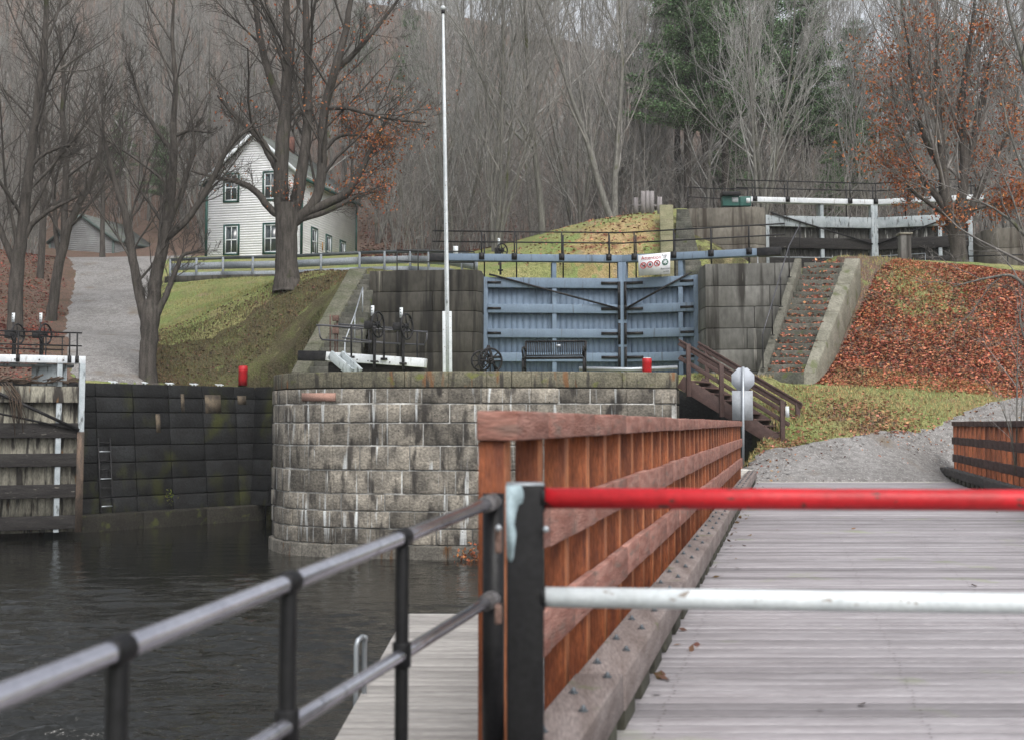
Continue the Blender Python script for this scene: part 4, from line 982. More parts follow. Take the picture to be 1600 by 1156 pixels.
# low plank platform left of the bridge, over the water
pf = thing('plank_platform', 'pale plank platform over the water, left of the bridge behind the black railing', 'platform', (0, 5, 0))
mb = MB(); d = .9
while d < 8.7:
    mb.tint(.85, 1.15); x1 = TB * d - 1.26; mb.hexa([(-.76, d + .004, -.06), (x1, d + .004, -.06), (x1, d + .116, -.06), (-.76, d + .116, -.06), (-.76, d + .004, 0), (x1, d + .004, 0), (x1, d + .116, 0), (-.76, d + .116, 0)]) if x1 > -.7 else None; d += .125
mb.build('deck', mat('pale_platform_wood', (.40, .38, .36), (.28, .265, .25), 2.5, .85, .3, (.8, 8, 1), attr=True, fine=.2), pf, .005)
mb = MB(); mb.box((-.72, 5.4, -.2), (.1, 6.4, .26)); mb.box((.2, 8.75, -.17), (1.7, .08, .22)); mb.build('edge_beam', wood_curb, pf)
for (x, y) in ((-.7, 4.3), (-.7, 8.6), (.5, 8.6)): mb = MB(); mb.tube([V(x, y, -.05), V(x, y, -3.2)], .12, 10); mb.build('pile', wood_curb2, pf)
lt = thing('grab_rail', 'grey bent tube handle sticking up beside the pale platform edge', 'handle', (-.77, 6.1, 0))
p = P(560, 1050, 6.1)
for k, dx in enumerate((0, .03)):
    mb = MB(); mb.tube([V(p.x + dx - .012, 6.1 + k * .1, -.5), V(p.x + dx - .012, 6.1 + k * .1, .25), V(p.x + dx - .004, 6.1 + k * .08, .28), V(p.x + .012, 6.15, .29)], .012, 8); mb.build('tube', galv, lt, smooth=True)
# black pipe railing at the lower left
RA, RB, RC, RD = P(185, 1015, 2.15), P(771, 783, 4.35), P(628, 1022, 3.48), P(770, 934, 4.35)
def rail_at(px):
    f_ = (px - 185) / (771 - 185); D_ = 1 / (1 / 2.15 + f_ * (1 / 4.35 - 1 / 2.15)); return RA.lerp(RB, (D_ - 2.15) / 2.2)
rl = thing('pipe_railing', 'worn black pipe railing slanting across the lower left over the water', 'railing', (RB.x, RB.y, 0))
mb = MB(); mb.tube([RA + (RB - RA) * t for t in (-.55, -.2, .2, .6, 1)], .0208, 16); mb.build('top_rail', paint_rail, rl, smooth=True)
mb = MB(); mb.tube([RC + (RD - RC) * t for t in (-2.9, -1.5, 0, 1)], .019, 14); mb.build('lower_rail', paint_rail, rl, smooth=True)
for px in (185, 450, 628):
    q = rail_at(px); f_ = (q.y - RC.y) / (RD.y - RC.y); zl = (RC + (RD - RC) * f_).z; dr = (RB - RA).normalized() * .026
    mb = MB(); mb.tube([V(q.x, q.y, 0), V(q.x, q.y, q.z - .012)], .0195, 12); mb.tube([V(q.x, q.y, zl - .035), V(q.x, q.y, zl + .035)], .027, 12); mb.tube([q - dr, q + dr], .0265, 14); mb.build('post', paint_black, rl, .003)
mb = MB(); mb.tube([V(RB.x, RB.y + .02, 0), V(RB.x, RB.y + .02, 1.1)], .039, 14); mb.build('end_post', paint_black, rl, smooth=False)
for q0_, q1_ in ((RA, RB), (RC, RD)):
    dr = (q1_ - q0_).normalized(); mb = MB(); mb.tube([q1_ - dr * .09, q1_ + dr * .01], .031, 12); mb.build('end_clamp', mat('worn_steel', (.17, .165, .17), (.06, .055, .055), 14, .4, .2, fine=.4), rl)
# barrier with a red and a white bar
bg_ = thing('barrier_gate', 'barrier gate with one red and one white bar across the bridge', 'gate', (.035, 3.35, 0))
mb = MB(); mb.box((.036, 3.38, .59), (.101, .101, 1.18)); mb.build('gate_post', paint_black, bg_, .006)
mb = MB(); mb.box((.036, 3.38, 1.183), (.103, .103, .006)); mb.build('post_cap', galv, bg_)
outl = [(650, 130), (830, 128), (852, 190), (858, 255), (845, 320), (800, 350), (772, 430), (750, 560), (772, 680), (756, 800), (740, 930), (722, 985), (690, 990), (664, 940), (656, 800), (650, 500)]
mb = MB(); mb.prism([P(790.5 + (x - 650) / 7.225 * .97, 740 + y / 7.225, 3.3275) for x, y in reversed(outl)], V(0, -.0012, 0)); mb.build('peeled_paint_patch', peel, bg_)
r0, r1 = P(848, 777.5, 3.36), P(1600, 781, 3.26); dd = (r1 - r0); r2 = r0 + dd * 1.55
mb = MB(); mb.tube([r0 - dd * .02, r0 + dd * .5, r1, r2], .0285, 20); mb.build('red_bar', paint_red, bg_, smooth=True)
w0, w1 = P(848, 932, 3.36), P(1600, 942.5, 3.26); w2 = w0 + (w1 - w0) * 1.55
mb = MB(); mb.tube([w0 - dd * .02, w0.lerp(w1, .5), w1, w2], .0275, 20); mb.build('white_bar', paint_white, bg_, smooth=True)
mb = MB(); e = w2; mb.box((e.x + .05, e.y, .59), (.1, .1, 1.18)); mb.build('gate_post', paint_black, bg_, .006)
for q_, e_ in ((r0, paint_red), (w0, paint_white)):
    mb = MB(); mb.tube([q_ + V(-.006, 0, 0), q_ + V(.006, 0, 0)], .036, 18); mb.build('collar', paint_black, bg_)
for (x, y, r) in ((779, 824, .006), (853, 826, .006)):
    mb = MB(); c = P(x, y, 3.30); mb.tube([c + V(.0, .05, 0), c], r, 10); mb.tube([c, c + V(0, -.012, 0)], r * 1.5, 6); mb.build('hinge_bolt', galv, bg_)
mb = MB(); c = P(779, 842, 3.34); mb.box(c, (.02, .05, .07)); mb.box(c + V(0, 0, -.2), (.02, .05, .05)); mb.build('hinge_plate', rusty, bg_, .004)

# ------------------------------------------------------------------ white house, and the shed beyond the path
def siding_wall(mb, A, B, z0, z1, top=None, step=.15):
    """lapped boards between plan points A and B; top(u) gives the wall height along 0..1"""
    A, B = Vector((A[0], A[1], 0)), Vector((B[0], B[1], 0)); d = (B - A).normalized(); n = V(d.y, -d.x, 0); z = z0
    while z < z1:
        lo_, hi_ = 0.0, 1.0
        if top and z + step > top[0]: lo_ = max(0, .5 * (z + step - top[0]) / (top[1] - top[0])); hi_ = 1 - lo_
        if hi_ - lo_ < .01: break
        p, q = A.lerp(B, lo_), A.lerp(B, hi_); mb.tint(.95, 1.04)
        mb.hexa([p + n * .03 + V(0, 0, z), q + n * .03 + V(0, 0, z), q - n * .05 + V(0, 0, z), p - n * .05 + V(0, 0, z), p + n * .008 + V(0, 0, z + step + .002), q + n * .008 + V(0, 0, z + step + .002), q - n * .05 + V(0, 0, z + step + .002), p - n * .05 + V(0, 0, z + step + .002)]); z += step
def window(parent, A, B, u, zc_, w_, h_, sash=True, nm='window', pane_h=2):
    A, B = Vector((A[0], A[1], 0)), Vector((B[0], B[1], 0)); d = (B - A).normalized(); n = V(d.y, -d.x, 0); c = A + d * u + V(0, 0, zc_)
    def r(mb, x0, x1, z0, z1, n0, n1): mb.hexa([c + d * x0 + n * n1 + V(0, 0, z0), c + d * x1 + n * n1 + V(0, 0, z0), c + d * x1 + n * n0 + V(0, 0, z0), c + d * x0 + n * n0 + V(0, 0, z0), c + d * x0 + n * n1 + V(0, 0, z1), c + d * x1 + n * n1 + V(0, 0, z1), c + d * x1 + n * n0 + V(0, 0, z1), c + d * x0 + n * n0 + V(0, 0, z1)])
    hw, hh = w_ / 2, h_ / 2; mb = MB(); t = .11
    r(mb, -hw - t, -hw, -hh - t, hh + t, 0, .07); r(mb, hw, hw + t, -hh - t, hh + t, 0, .07); r(mb, -hw, hw, hh, hh + t, 0, .07); r(mb, -hw, hw, -hh - t, -hh, 0, .09)
    wo = mb.build(nm, trim_green, parent)
    mb = MB(); t = .07; r(mb, -hw, -hw + t, -hh, hh, 0, .055); r(mb, hw - t, hw, -hh, hh, 0, .055); r(mb, -hw + t, hw - t, hh - t, hh, 0, .055); r(mb, -hw + t, hw - t, -hh, -hh + t, 0, .055)
    r(mb, -hw + t, hw - t, -.035, .035, 0, .05)
    if w_ > .6: r(mb, -.02, .02, -hh + t, -.035, 0, .045); r(mb, -.02, .02, .035, hh - t, 0, .045)
    mb.build('sash', paint_white, wo)
    mb = MB(); r(mb, -hw, hw, -hh, hh, -.02, .032); mb.build('pane', glass, wo); return wo
def house(label, name, FR, FL, dep, zb, ze, zr, sid, over=.35, trim=trim_green, base=True):
    FR, FL = Vector((*FR, 0)), Vector((*FL, 0)); g = (FR - FL); dd = V(-g.y, g.x, 0).normalized() * dep
    BRr, BL = FR + dd, FL + dd; t = thing(name, label, 'house' if name == 'white_house' else 'shed', (FL.x, FL.y, zb))
    mb = MB(); siding_wall(mb, FL, FR, zb, zr, (ze, zr)); mb.build('gable_wall', sid, t)
    mb = MB(); siding_wall(mb, FR, BRr, zb, ze - .01); mb.build('side_wall', sid, t)
    mb = MB(); siding_wall(mb, BRr, BL, zb, zr, (ze, zr)); siding_wall(mb, BL, FL, zb, ze - .01); mb.build('rear_walls', sid, t)
    c = FL.lerp(FR, .5); gn = g.normalized(); u = dd.normalized(); sl_ = (zr - ze) / (g.length / 2)
    for s_, E in ((1, FR), (-1, FL)):
        e0 = E + gn * s_ * over + V(0, 0, ze - sl_ * over + .06) - u * over; r0_ = c + V(0, 0, zr + .06) - u * over; L_ = u * (dep + 2 * over)
        mb = MB(); nn = 16
        for k in range(nn):
            a, b = e0.lerp(r0_, k / nn), e0.lerp(r0_, (k + 1.15) / nn); mb.tint(.88, 1.1)
            up = V(0, 0, .05); mb.hexa([a, a + L_, b + L_ - V(0, 0, .02), b - V(0, 0, .02), a + up, a + L_ + up, b + L_ + up * .4, b + up * .4])
        mb.build('roof', roof_m, t)
        mb = MB(); mb.bar(e0 - V(0, 0, .08), r0_ - V(0, 0, .08), .05, .2); mb.build('verge_board', trim if name != 'white_house' else paint_white, t)
        mb = MB(); mb.bar(e0 - V(0, 0, .08), e0 + L_ - V(0, 0, .08), .06, .16); mb.build('eave_board', trim, t)
    for q in (FR, FL, BRr):
        mb = MB(); o_ = (gn * (.04 if q != FL else -.04)) - u * (.04 if q != BRr else -.04); mb.bar(q + o_ * .6 + V(0, 0, zb), q + o_ * .6 + V(0, 0, ze - .1), .14, .14, up=(0, 1, 0)); mb.build('corner_board', trim, t)
    if base: mb = MB(); mb.bar(FL + V(0, 0, zb + .1) - u * .06, FR + V(0, 0, zb + .1) - u * .06, .06, .3); mb.bar(FR + V(0, 0, zb + .1) + gn * .06, BRr + V(0, 0, zb + .1) + gn * .06, .06, .3); mb.build('base_board', trim, t)
    return t, FL, FR, BRr, dd
FR, FL = (-12.75, 73.0), (-18.85, 74.5)
ht, hFL, hFR, hBR, hdd = house('white weatherboarded house with dark green window frames, behind the big tree', 'white_house', FR, FL, 9.0, 11.2, 16.35, 19.1, siding)
for (u, z, h_) in ((1.62, 15.78, 1.62), (4.25, 15.78, 1.62), (1.68, 12.55, 1.72), (4.3, 12.55, 1.72)): window(ht, FL, FR, u, z, .86, h_)
for (u, z, h_, w_) in ((1.9, 12.55, 1.55, .8), (6.6, 12.4, 1.6, .8)): window(ht, (hFR.x, hFR.y), (hBR.x, hBR.y), u, z, w_, h_)
window(ht, (hFR.x, hFR.y), (hBR.x, hBR.y), 4.2, 12.25, .75, 1.95, nm='door')
mb = MB(); e = (hBR - hFR).normalized(); n_ = V(e.y, -e.x, 0); q = hFR + e * 5.4 + n_ * .6; mb.bar(q - e * 1.9 + V(0, 0, 11.25), q + e * 2.3 + V(0, 0, 11.25), 1.1, .22); mb.build('porch_step', trim_green, ht)
mb = MB(); mb.bar(hFR + e * 3.2 + n_ * .05 + V(0, 0, 12.2), hFR + e * 3.2 + n_ * .05 + V(0, 0, 12.7), .03, .22, up=(0, 1, 0)); mb.build('wall_notice', mat('orange_notice', (.5, .25, .04), None, 4, .6, 0), ht)
mb = MB(); c = hFL.lerp(hFR, .5) + hdd * .55; mb.box((c.x, c.y, 19.35), (.7, .7, 1.2)); mb.build('chimney', mat('dull_brick', (.17, .08, .06), (.12, .06, .05), 6, .9, .3), ht)
zs_ = 13.0
sh_, sFL, sFR, sBR, _ = house('small faded white shed with grey roof beyond the gravel path', 'shed', (-30.4, 92.0), (-35.8, 93.6), 5.4, zs_, zs_ + 2.4, zs_ + 4.3, siding_old, over=.2, trim=mat('faded_grey_trim', (.09, .12, .11), (.07, .10, .09), 3, .6, .05))
mb = MB(); e = (sBR - sFR).normalized(); n_ = V(e.y, -e.x, 0)
for (a, b, z) in ((.8, 1.7, 1.15), (2.6, 5.6, .7)): mb.bar(sFR + e * a + n_ * .3 + V(0, 0, zs_ + z / 2 + .1), sFR + e * b + n_ * .3 + V(0, 0, zs_ + z / 2 + .1), .5, z)
mb.build('grey_boxes', mat('slate_grey_box', (.10, .115, .125), None, 3, .7, .1), sh_)

# ------------------------------------------------------------------ grey slatted railing in front of the house, low kerb wall under it
gp = [P(262, 661, 60), P(345, 661, 59), P(440, 661, 57.5), P(560, 661, 56), P(640, 661, 54), P(700, 661, 50), P(745, 661, 45)]
tops = [405, 402, 400, 394, 391.5, 393, 399]; rw = [V(p.x, p.y, EYE + (661 - t_) * p.y / F) for p, t_ in zip(gp, tops)]
rg = thing('slatted_railing', 'long grey railing of flat metal slats in front of the white house', 'railing', rw[0])
for off, w_, m_ in ((0, .15, mat('dark_grey_paint', (.05, .06, .065), (.07, .08, .085), 3, .5, .05)), (-.37, .34, mat('pale_grey_slats', (.25, .275, .30), (.21, .235, .26), 2, .6, .05)), (-.84, .34, mat('pale_grey_slats', (1, 1, 1)))):
    mb = MB()
    for a, b in zip(rw[:-1], rw[1:]): mb.bar(a + V(0, 0, off), b + V(0, 0, off), .06, w_)
    mb.build('rail' if off else 'top_rail', m_, rg)
for i in range(len(rw) - 1):
    n_ = 2
    for k in range(n_):
        q = rw[i].lerp(rw[i + 1], k / n_); mb = MB(); mb.bar(q + V(0, -.06, .02), q + V(0, -.06, -1.15), .1, .1); mb.build('post', mat('pale_grey_slats', (1, 1, 1)), rg)
kw = MB()
for a, b in zip(rw[:5], rw[1:5]): kw.bar(a + V(0, -.5, -1.12), b + V(0, -.5, -1.12), .5, .38)
setp(kw.build('low_kerb_wall', concrete_dk), 'low dark kerb wall under the grey slatted railing', 'wall')

# ------------------------------------------------------------------ upper lock
cz3 = [6.0, 6.8, 7.6, 8.4, 9.15, 9.9]
ul = thing('lock_wall', 'brown streaked concrete wall of the upper lock, left of its white beamed gates', 'lock wall', (8.5, 48, 6.4))
c3 = [(7.1, 53), (7.0, 48.2), (9.6, 47.7), (10.05, 47.95), (10.2, 48.4), (10.45, 53)]
mb = MB(); courses(mb, c3, cz3, (2.4, 3.6), .4, .016, .006, (.85, 1.15)); mb.build('concrete_panels', mat('brown_stained_concrete', (.18, .165, .14), (.105, .095, .08), 1.1, .9, .3, (1, 1, .45), attr=True, fine=.2, streak=[((.05, .04, .032), 2.0, (1.6, 1.6, .12), .52, .14), ((.28, .25, .21), 2.8, (2.2, 2.2, .14), .66, .07)]), ul, .012)
mb = MB(); block(mb, [(7.15, 53), (7.1, 48.3), (9.6, 47.8), (10.1, 48.4), (10.3, 53)], 5, 9.88); mb.build('wall_core', concrete, ul)
steps('dark narrow stone steps left of the upper lock wall', (5.95, 44.2), (6.6, 48.3), (7.0, 44.2), (7.05, 48.3), 6.7, 9.85, 15, step_m, ((5.95, 44.2), (5.45, 44.2), (6.5, 48.6), (5.95, 48.6), mat('mossy_pale_coping', (.21, .195, .12), (.14, .14, .08), 2, .95, .3, attr=True), .3), None)
rows_u = [(9.9, 9.45), (9.0, 8.55), (8.2, 7.75), (7.3, 6.9)]
HL3, MT3, HR3 = (10.5, 49.9), (15.15, 50.5), (18.8, 49.4)
rm = {1: gate_wet, 2: gate_wet, 3: gate_wet}
gate_leaf('upper lock gate leaf left of its seam, white beam and peeling dark boards', HL3, (MT3[0] - .004, MT3[1]), None, rows_u, 6.2, paint_pale, gate_dark, paint_pale, 10.55, .22, 1.3, [2.4], [-.5, .9, 3.6], .68, paint_beam, 0, straps=False, row_mats=rm)
gate_leaf('upper lock gate leaf right of its seam, half hidden by the orange leaved tree', HR3, (MT3[0] + .004, MT3[1]), None, rows_u, 6.2, paint_pale, gate_dark, paint_pale, 10.55, .22, .5, [1.2], [-.2, 1.2, 2.4, 3.7], .68, paint_beam, 0, straps=False, row_mats=rm)
ur = thing('lock_wall', 'pale concrete wall of the upper lock right of the orange leaved tree', 'lock wall', (21, 48, 6.4))
mb = MB(); courses(mb, [(19.2, 52), (19.0, 48.6), (19.3, 48.1), (22.6, 47.3), (23.2, 51)], [5.9, 6.7, 7.5, 8.3, 9.1], (2.2, 3.4), .4, .016, .006, (.85, 1.15)); mb.build('concrete_panels', mat('brown_stained_concrete', (1, 1, 1)), ur, .012)
mb = MB(); block(mb, [(19.3, 52), (19.2, 48.7), (22.5, 47.4), (23.1, 51)], 5, 9.08); mb.build('wall_core', concrete, ur)
handrail('dark handrail in front of the pale upper lock wall at the right', [V(17.3, 46.2, 6.75), V(18.8, 45.8, 6.75), V(20.2, 45.3, 6.7), V(21.5, 45.0, 6.6)], iron, .025, .95, .5)
handrail('thin grey cable rail beside the upper lock gates, left of the orange leaved tree', [V(9.2, 45.2, 6.3), V(11.4, 45.4, 6.3), V(13.0, 45.4, 6.3), V(15.4, 45.0, 6.4)], galv, .015, 1.25)
handrail('thin black railing on top of the brown streaked upper lock wall', [V(7.1, 48.6, 9.9), V(8.2, 48.9, 9.9), V(9.6, 49, 9.9)], iron, .022, .95, .55)
lbx = thing('display_case', 'dark green display cases under the white beam end on the upper lock wall', 'display case', P(1160, 325, 48.4))
for i, (x0, x1, y0, y1) in enumerate(((1128, 1154, 306.5, 320), (1155, 1172, 309, 320))):
    a, b = P(x0, (y0 + y1) / 2 + 1.5, 48.3), P(x1, (y0 + y1) / 2 + 1.5, 48.3); mb = MB(); mb.bar(a, b, .4, (y1 - y0) / F * 48.3 + .1); mb.build('case', mat('sea_green_paint', (.04, .13, .11), None, 4, .5, .05), lbx, .01)
    mb = MB(); mb.bar(a.lerp(b, .55) - V(0, .205, -.02), a.lerp(b, .92) - V(0, .205, -.02), .01, .2); mb.build('paper', paint_white, lbx)
mb = MB(); mb.bar(P(1127, 304.5, 48.2), P(1155, 304.5, 48.2), .6, .14); mb.build('lid', iron, lbx, .01)
# stone stump in front of the right upper gate leaf
sp2 = thing('stone_post', 'short thick weathered stone post in front of the right upper gate leaf', 'post', P(1414, 412, 41))
a, b = P(1414, 414, 41), P(1413, 367, 41)
mb = MB(); mb.bar(a - V(0, 0, .3), b, .36, .36, up=(0, 1, 0)); mb.build('shaft', concrete, sp2, .03); mb = MB(); mb.bar(b - V(0, 0, .02), b + V(0, 0, .05), .44, .44, up=(0, 1, 0)); mb.build('cap', cope_pale, sp2, .015)
# pale boards standing on the mound
bf = thing('board_screen', 'row of upright grey boards on the grassy mound above the blue gates', 'screen', P(1012, 335, 52))
for (x0, x1, yt) in ((990, 997, 309), (1001.5, 1008, 299), (1008.5, 1015, 298.5), (1015.5, 1022, 299), (1027, 1034.5, 308)):
    a, b = P((x0 + x1) / 2, 337, 52), P((x0 + x1) / 2, yt, 52); mb = MB(); mb.tint(.85, 1.1); mb.bar(a, b, (x1 - x0) / F * 52, .05, up=(0, -1, 0)); mb.build('board', mat('weathered_grey_board', (.24, .225, .225), (.18, .165, .165), 3, .9, .2, (4, 4, .5), attr=True), bf)
mb = MB(); mb.bar(P(988, 322, 52.08), P(1036, 322, 52.08), .05, .1); mb.build('cross_rail', mat('weathered_grey_board', (1, 1, 1)), bf)
# low posts and small gear on the terrace behind the blue gates
p = P(782, 398, 44.5); paddle_gear('small handwheel gear seen above the left blue gate leaf', (p.x, p.y, p.z - .6), .75, 1.2, (.6, -.8, 0), .24)
sm = P(712, 392, 44); t = MB(); t.box(sm, (.17, .1, .32)); setp(t.build('utility_box', paint_white), 'tiny white box on a rail just right of the flagpole', 'box')
# ------------------------------------------------------------------ trees
class Tubes:
    """branches gathered as arrays and turned into one mesh"""
    def __init__(s): s.b = {}
    def add(s, pts, rs, sides): s.b.setdefault((len(pts), sides), []).append((pts, rs))
    def mesh(s, name, m, off=(0, 0, 0)):
        VV, FF, base = [], [], 0
        for (n, k), lst in s.b.items():
            A = np.array([q[0] for q in lst], float); R = np.array([q[1] for q in lst], float)
            T = np.gradient(A, axis=1); T /= np.linalg.norm(T, axis=2, keepdims=True) + 1e-9
            mt = np.abs(T.mean(axis=1)); ref = np.where((mt[:, 1] > .62)[:, None, None], np.array([1., .1, .05]), np.array([.05, 1., .1])) * np.ones_like(T); U = np.cross(T, ref); U /= np.linalg.norm(U, axis=2, keepdims=True) + 1e-9
            W_ = np.cross(T, U); an = np.arange(k) * 2 * np.pi / k
            ring = A[:, :, None] + (U[:, :, None] * np.cos(an)[None, None, :, None] + W_[:, :, None] * np.sin(an)[None, None, :, None]) * R[:, :, None, None]
            nb = len(lst); VV.append(ring.reshape(-1, 3))
            b_, i, j = np.meshgrid(np.arange(nb), np.arange(n - 1), np.arange(k), indexing='ij'); o = base + b_ * n * k; j2 = (j + 1) % k
            FF.append(np.stack([o + i * k + j, o + i * k + j2, o + (i + 1) * k + j2, o + (i + 1) * k + j], -1).reshape(-1, 4)); base += nb * n * k
        v = np.concatenate(VV) - np.array(off); f = np.concatenate(FF); return mkmesh(name, v, f, np.full(len(f), 4), m, True)

def branch(rr, p, d, L, r0, r1, n, wander, up):
    p = np.array(p, float); d = np.array(d, float); d /= np.linalg.norm(d); pts = [p.copy()]
    for i in range(n - 1):
        d = d + rr.normal(0, wander, 3); d[2] += up; d /= np.linalg.norm(d); p = p + d * L / (n - 1); pts.append(p.copy())
    t = np.linspace(0, 1, n); return np.array(pts), r0 + (r1 - r0) * t
class Grow:
    def __init__(s, seed, nch, ratio=.6, spread=.75, up=.06, rmin=.008, maxlev=4, wander=.13, thick_lev=1, slim=.0135):
        s.slim = slim
        s.rr = np.random.default_rng(seed); s.nch, s.ratio, s.spread, s.up, s.rmin, s.maxlev, s.wander, s.thick = nch, ratio, spread, up, rmin, maxlev, wander, thick_lev
        s.wood, s.twig, s.tips = Tubes(), Tubes(), []
    def put(s, pts, rs, lev):
        if lev <= s.thick: s.wood.add(pts, rs, 9 if lev == 0 else 7)
        else: s.twig.add(pts, rs, 4 if lev < s.maxlev else 3)
    def kids(s, pts, rs, L, lev, t0=.3):
        if lev >= s.maxlev: return
        rr = s.rr; n = s.nch[min(lev, len(s.nch) - 1)]; n = max(1, int(n + rr.uniform(-.5, .99)))
        for i in range(n):
            t = t0 + (1 - t0) * (i + rr.uniform(.1, .9)) / n; x = t * (len(pts) - 1); k = min(int(x), len(pts) - 2); f = x - k
            p = pts[k] * (1 - f) + pts[k + 1] * f; r = rs[k] * (1 - f) + rs[k + 1] * f; d = pts[k + 1] - pts[k]; d = d / (np.linalg.norm(d) + 1e-9)
            q = rr.normal(0, 1, 3); q -= d * q.dot(d); q /= np.linalg.norm(q); a = s.spread * rr.uniform(.55, 1.25)
            nd = d * math.cos(a) + q * math.sin(a); nd[2] += .12
            l = L * s.ratio * rr.uniform(.65, 1.15) * (1.15 - .45 * t); rc = max(s.rmin, min(r * rr.uniform(.38, .6), l * s.slim)); m = 6 if lev < 1 else (5 if lev < 2 else 4)
            c, cr = branch(rr, p, nd, l, rc, max(s.rmin * .6, rc * .3), m, s.wander, s.up); s.put(c, cr, lev + 1)
            if lev + 1 >= s.maxlev - 1: s.tips.append(c[-1]); s.tips.append(c[len(c) // 2])
            s.kids(c, cr, l, lev + 1, .2)
    def limb(s, pts, rs, lev=0, t0=.3):
        """a given limb, smoothed, with its side branches"""
        pts = np.array([tuple(p) for p in pts], float); k = np.arange(len(pts)); t = np.linspace(0, len(pts) - 1, max(8, 3 * len(pts)))
        A = np.stack([np.interp(t, k, pts[:, i]) for i in range(3)], 1); R = np.interp(t, k, np.array(rs, float))
        B = A.copy(); B[1:-1] = (A[:-2] + 2 * A[1:-1] + A[2:]) / 4; B[1:-1] += s.rr.normal(0, .012, B[1:-1].shape) * np.minimum(1, R[1:-1, None] * 8)
        L = np.linalg.norm(np.diff(B, axis=0), axis=1).sum(); s.put(B, R, lev); s.kids(B, R, L, lev, t0); return B
def leaf_mesh(name, pts, size, m, seed, per=1, jit=.12, tint=(.6, 1.3), flat=False, off=(0, 0, 0)):
    rr = np.random.default_rng(seed); pts = np.repeat(np.array(pts, float), per, axis=0); n = len(pts); pts = pts + rr.normal(0, jit, (n, 3)) * ([1, 1, .0 if flat else 1]) - np.array(off)
    u = rr.normal(0, 1, (n, 3)); v = rr.normal(0, 1, (n, 3))
    if flat: u[:, 2] *= .25; v[:, 2] *= .25
    u /= np.linalg.norm(u, axis=1, keepdims=True); v -= u * (u * v).sum(1, keepdims=True); v /= np.linalg.norm(v, axis=1, keepdims=True)
    s_ = size * rr.uniform(.6, 1.3, (n, 1)); q = np.stack([pts - u * s_, pts - v * s_ * .6, pts + u * s_, pts + v * s_ * .6], 1).reshape(-1, 3)
    f = np.arange(4 * n).reshape(-1, 4); t = rr.uniform(*tint, (n, 1)) * np.ones((1, 3)); t[:, 1] *= rr.uniform(.75, 1.25, n)
    return mkmesh(name, q, f, np.full(n, 4), m, False, t)
def tree_thing(name, label, base, g, m_wood, m_twig, group=None, leaves=None):
    t = thing(name, label, 'tree', base, group)
    link('trunk', g.wood.mesh('trunk', m_wood, base), t)
    if g.twig.b: link('crown', g.twig.mesh('crown', m_twig, base), t)
    if leaves is not None and len(leaves[0]): link('leaves', leaf_mesh('leaves', *leaves[:1], leaves[1], leaves[2], leaves[3], leaves[4], leaves[5], off=base), t)
    return t
def pp(D, *xy): return [P(x, y, D + (z or 0)) for x, y, z in [(q + (0,))[:3] for q in xy]]

# big forked maple in front of the house
D = 45.5; mpx = D / F
g = Grow(11, [12, 8, 7, 4], ratio=.46, spread=.8, up=.06, rmin=.0065, maxlev=3, thick_lev=0)
base = P(449, 437, D); base.z = min(base.z, g1(base.x, base.y))
g.limb(pp(D, (449, 458), (449, 440), (448, 426), (448, 400), (447, 370), (448, 345), (449, 320)), [.60, .52, .45, .41, .41, .43, .42], t0=.85)
Lm = lambda pts, rs, t0=.25: g.limb(pp(D, *pts), [r * mpx for r in rs], 0, t0)
Lm([(443, 345), (438, 300), (440, 240, -.2), (446, 180), (449, 110), (447, 40), (450, -60)], [12.5, 12, 11.5, 10, 8, 6, 3])
Lm([(455, 345), (468, 290), (478, 230), (482, 160, .5), (480, 80), (476, 0), (478, -90)], [10.5, 10, 8, 7, 6, 5, 2])
Lm([(456, 350), (474, 336), (489, 321), (499, 300), (503, 272), (504, 240), (503, 210), (508, 160), (524, 110, -.4), (540, 50), (553, -30)], [9, 8.5, 8.5, 8, 8, 7.5, 7.5, 7, 6.5, 5.5, 3])
Lm([(462, 340), (490, 328), (520, 315), (545, 300), (558, 278), (570, 255), (590, 215), (612, 170)], [8, 7.5, 7, 6.5, 6, 5, 3.5, 2], .35)
Lm([(470, 343), (500, 335), (530, 322), (556, 308), (585, 300, .5)], [5, 4.5, 4, 3, 1.5])
Lm([(440, 340), (425, 330), (405, 305), (388, 290), (365, 283), (335, 278), (300, 268)], [6, 6, 5.5, 5, 4, 3, 1.5])
Lm([(436, 270), (425, 250), (412, 225), (395, 205), (370, 185), (340, 150)], [6, 6, 5.5, 5, 3.5, 2])
Lm([(506, 170), (540, 168, -.4), (580, 180, -.6), (620, 188, -.8), (665, 192, -1)], [4, 3.6, 3, 2.4, 1.2])
Lm([(525, 110), (548, 90), (575, 60, -.5), (600, 30), (622, 0)], [5, 4.5, 4, 3, 2])
Lm([(445, 180), (425, 130), (408, 70), (398, 0), (395, -60)], [7, 6.5, 5.5, 4, 2])
Lm([(503, 240), (525, 215), (540, 210), (572, 215), (600, 228)], [3.5, 3, 3, 2, 1])
tips = np.array(g.tips); px_ = tips[:, 0] / tips[:, 1] * F + 800; py_ = 661 - (tips[:, 2] - EYE) * F / tips[:, 1]
rr = np.random.default_rng(4); keep = (rr.random(len(tips)) < .075 * np.exp(-(((px_ - 575) / 95) ** 2 + ((py_ - 250) / 75) ** 2)) + .06 * np.exp(-(((px_ - 510) / 80) ** 2 + ((py_ - 150) / 90) ** 2)) + .003)
tree_thing('maple_tree', 'big dark many limbed maple before the white house, orange leaves on its right', base, g, bark_dk, twig_dk, leaves=(tips[keep], .055, leaf_or, 5, 9, .24))

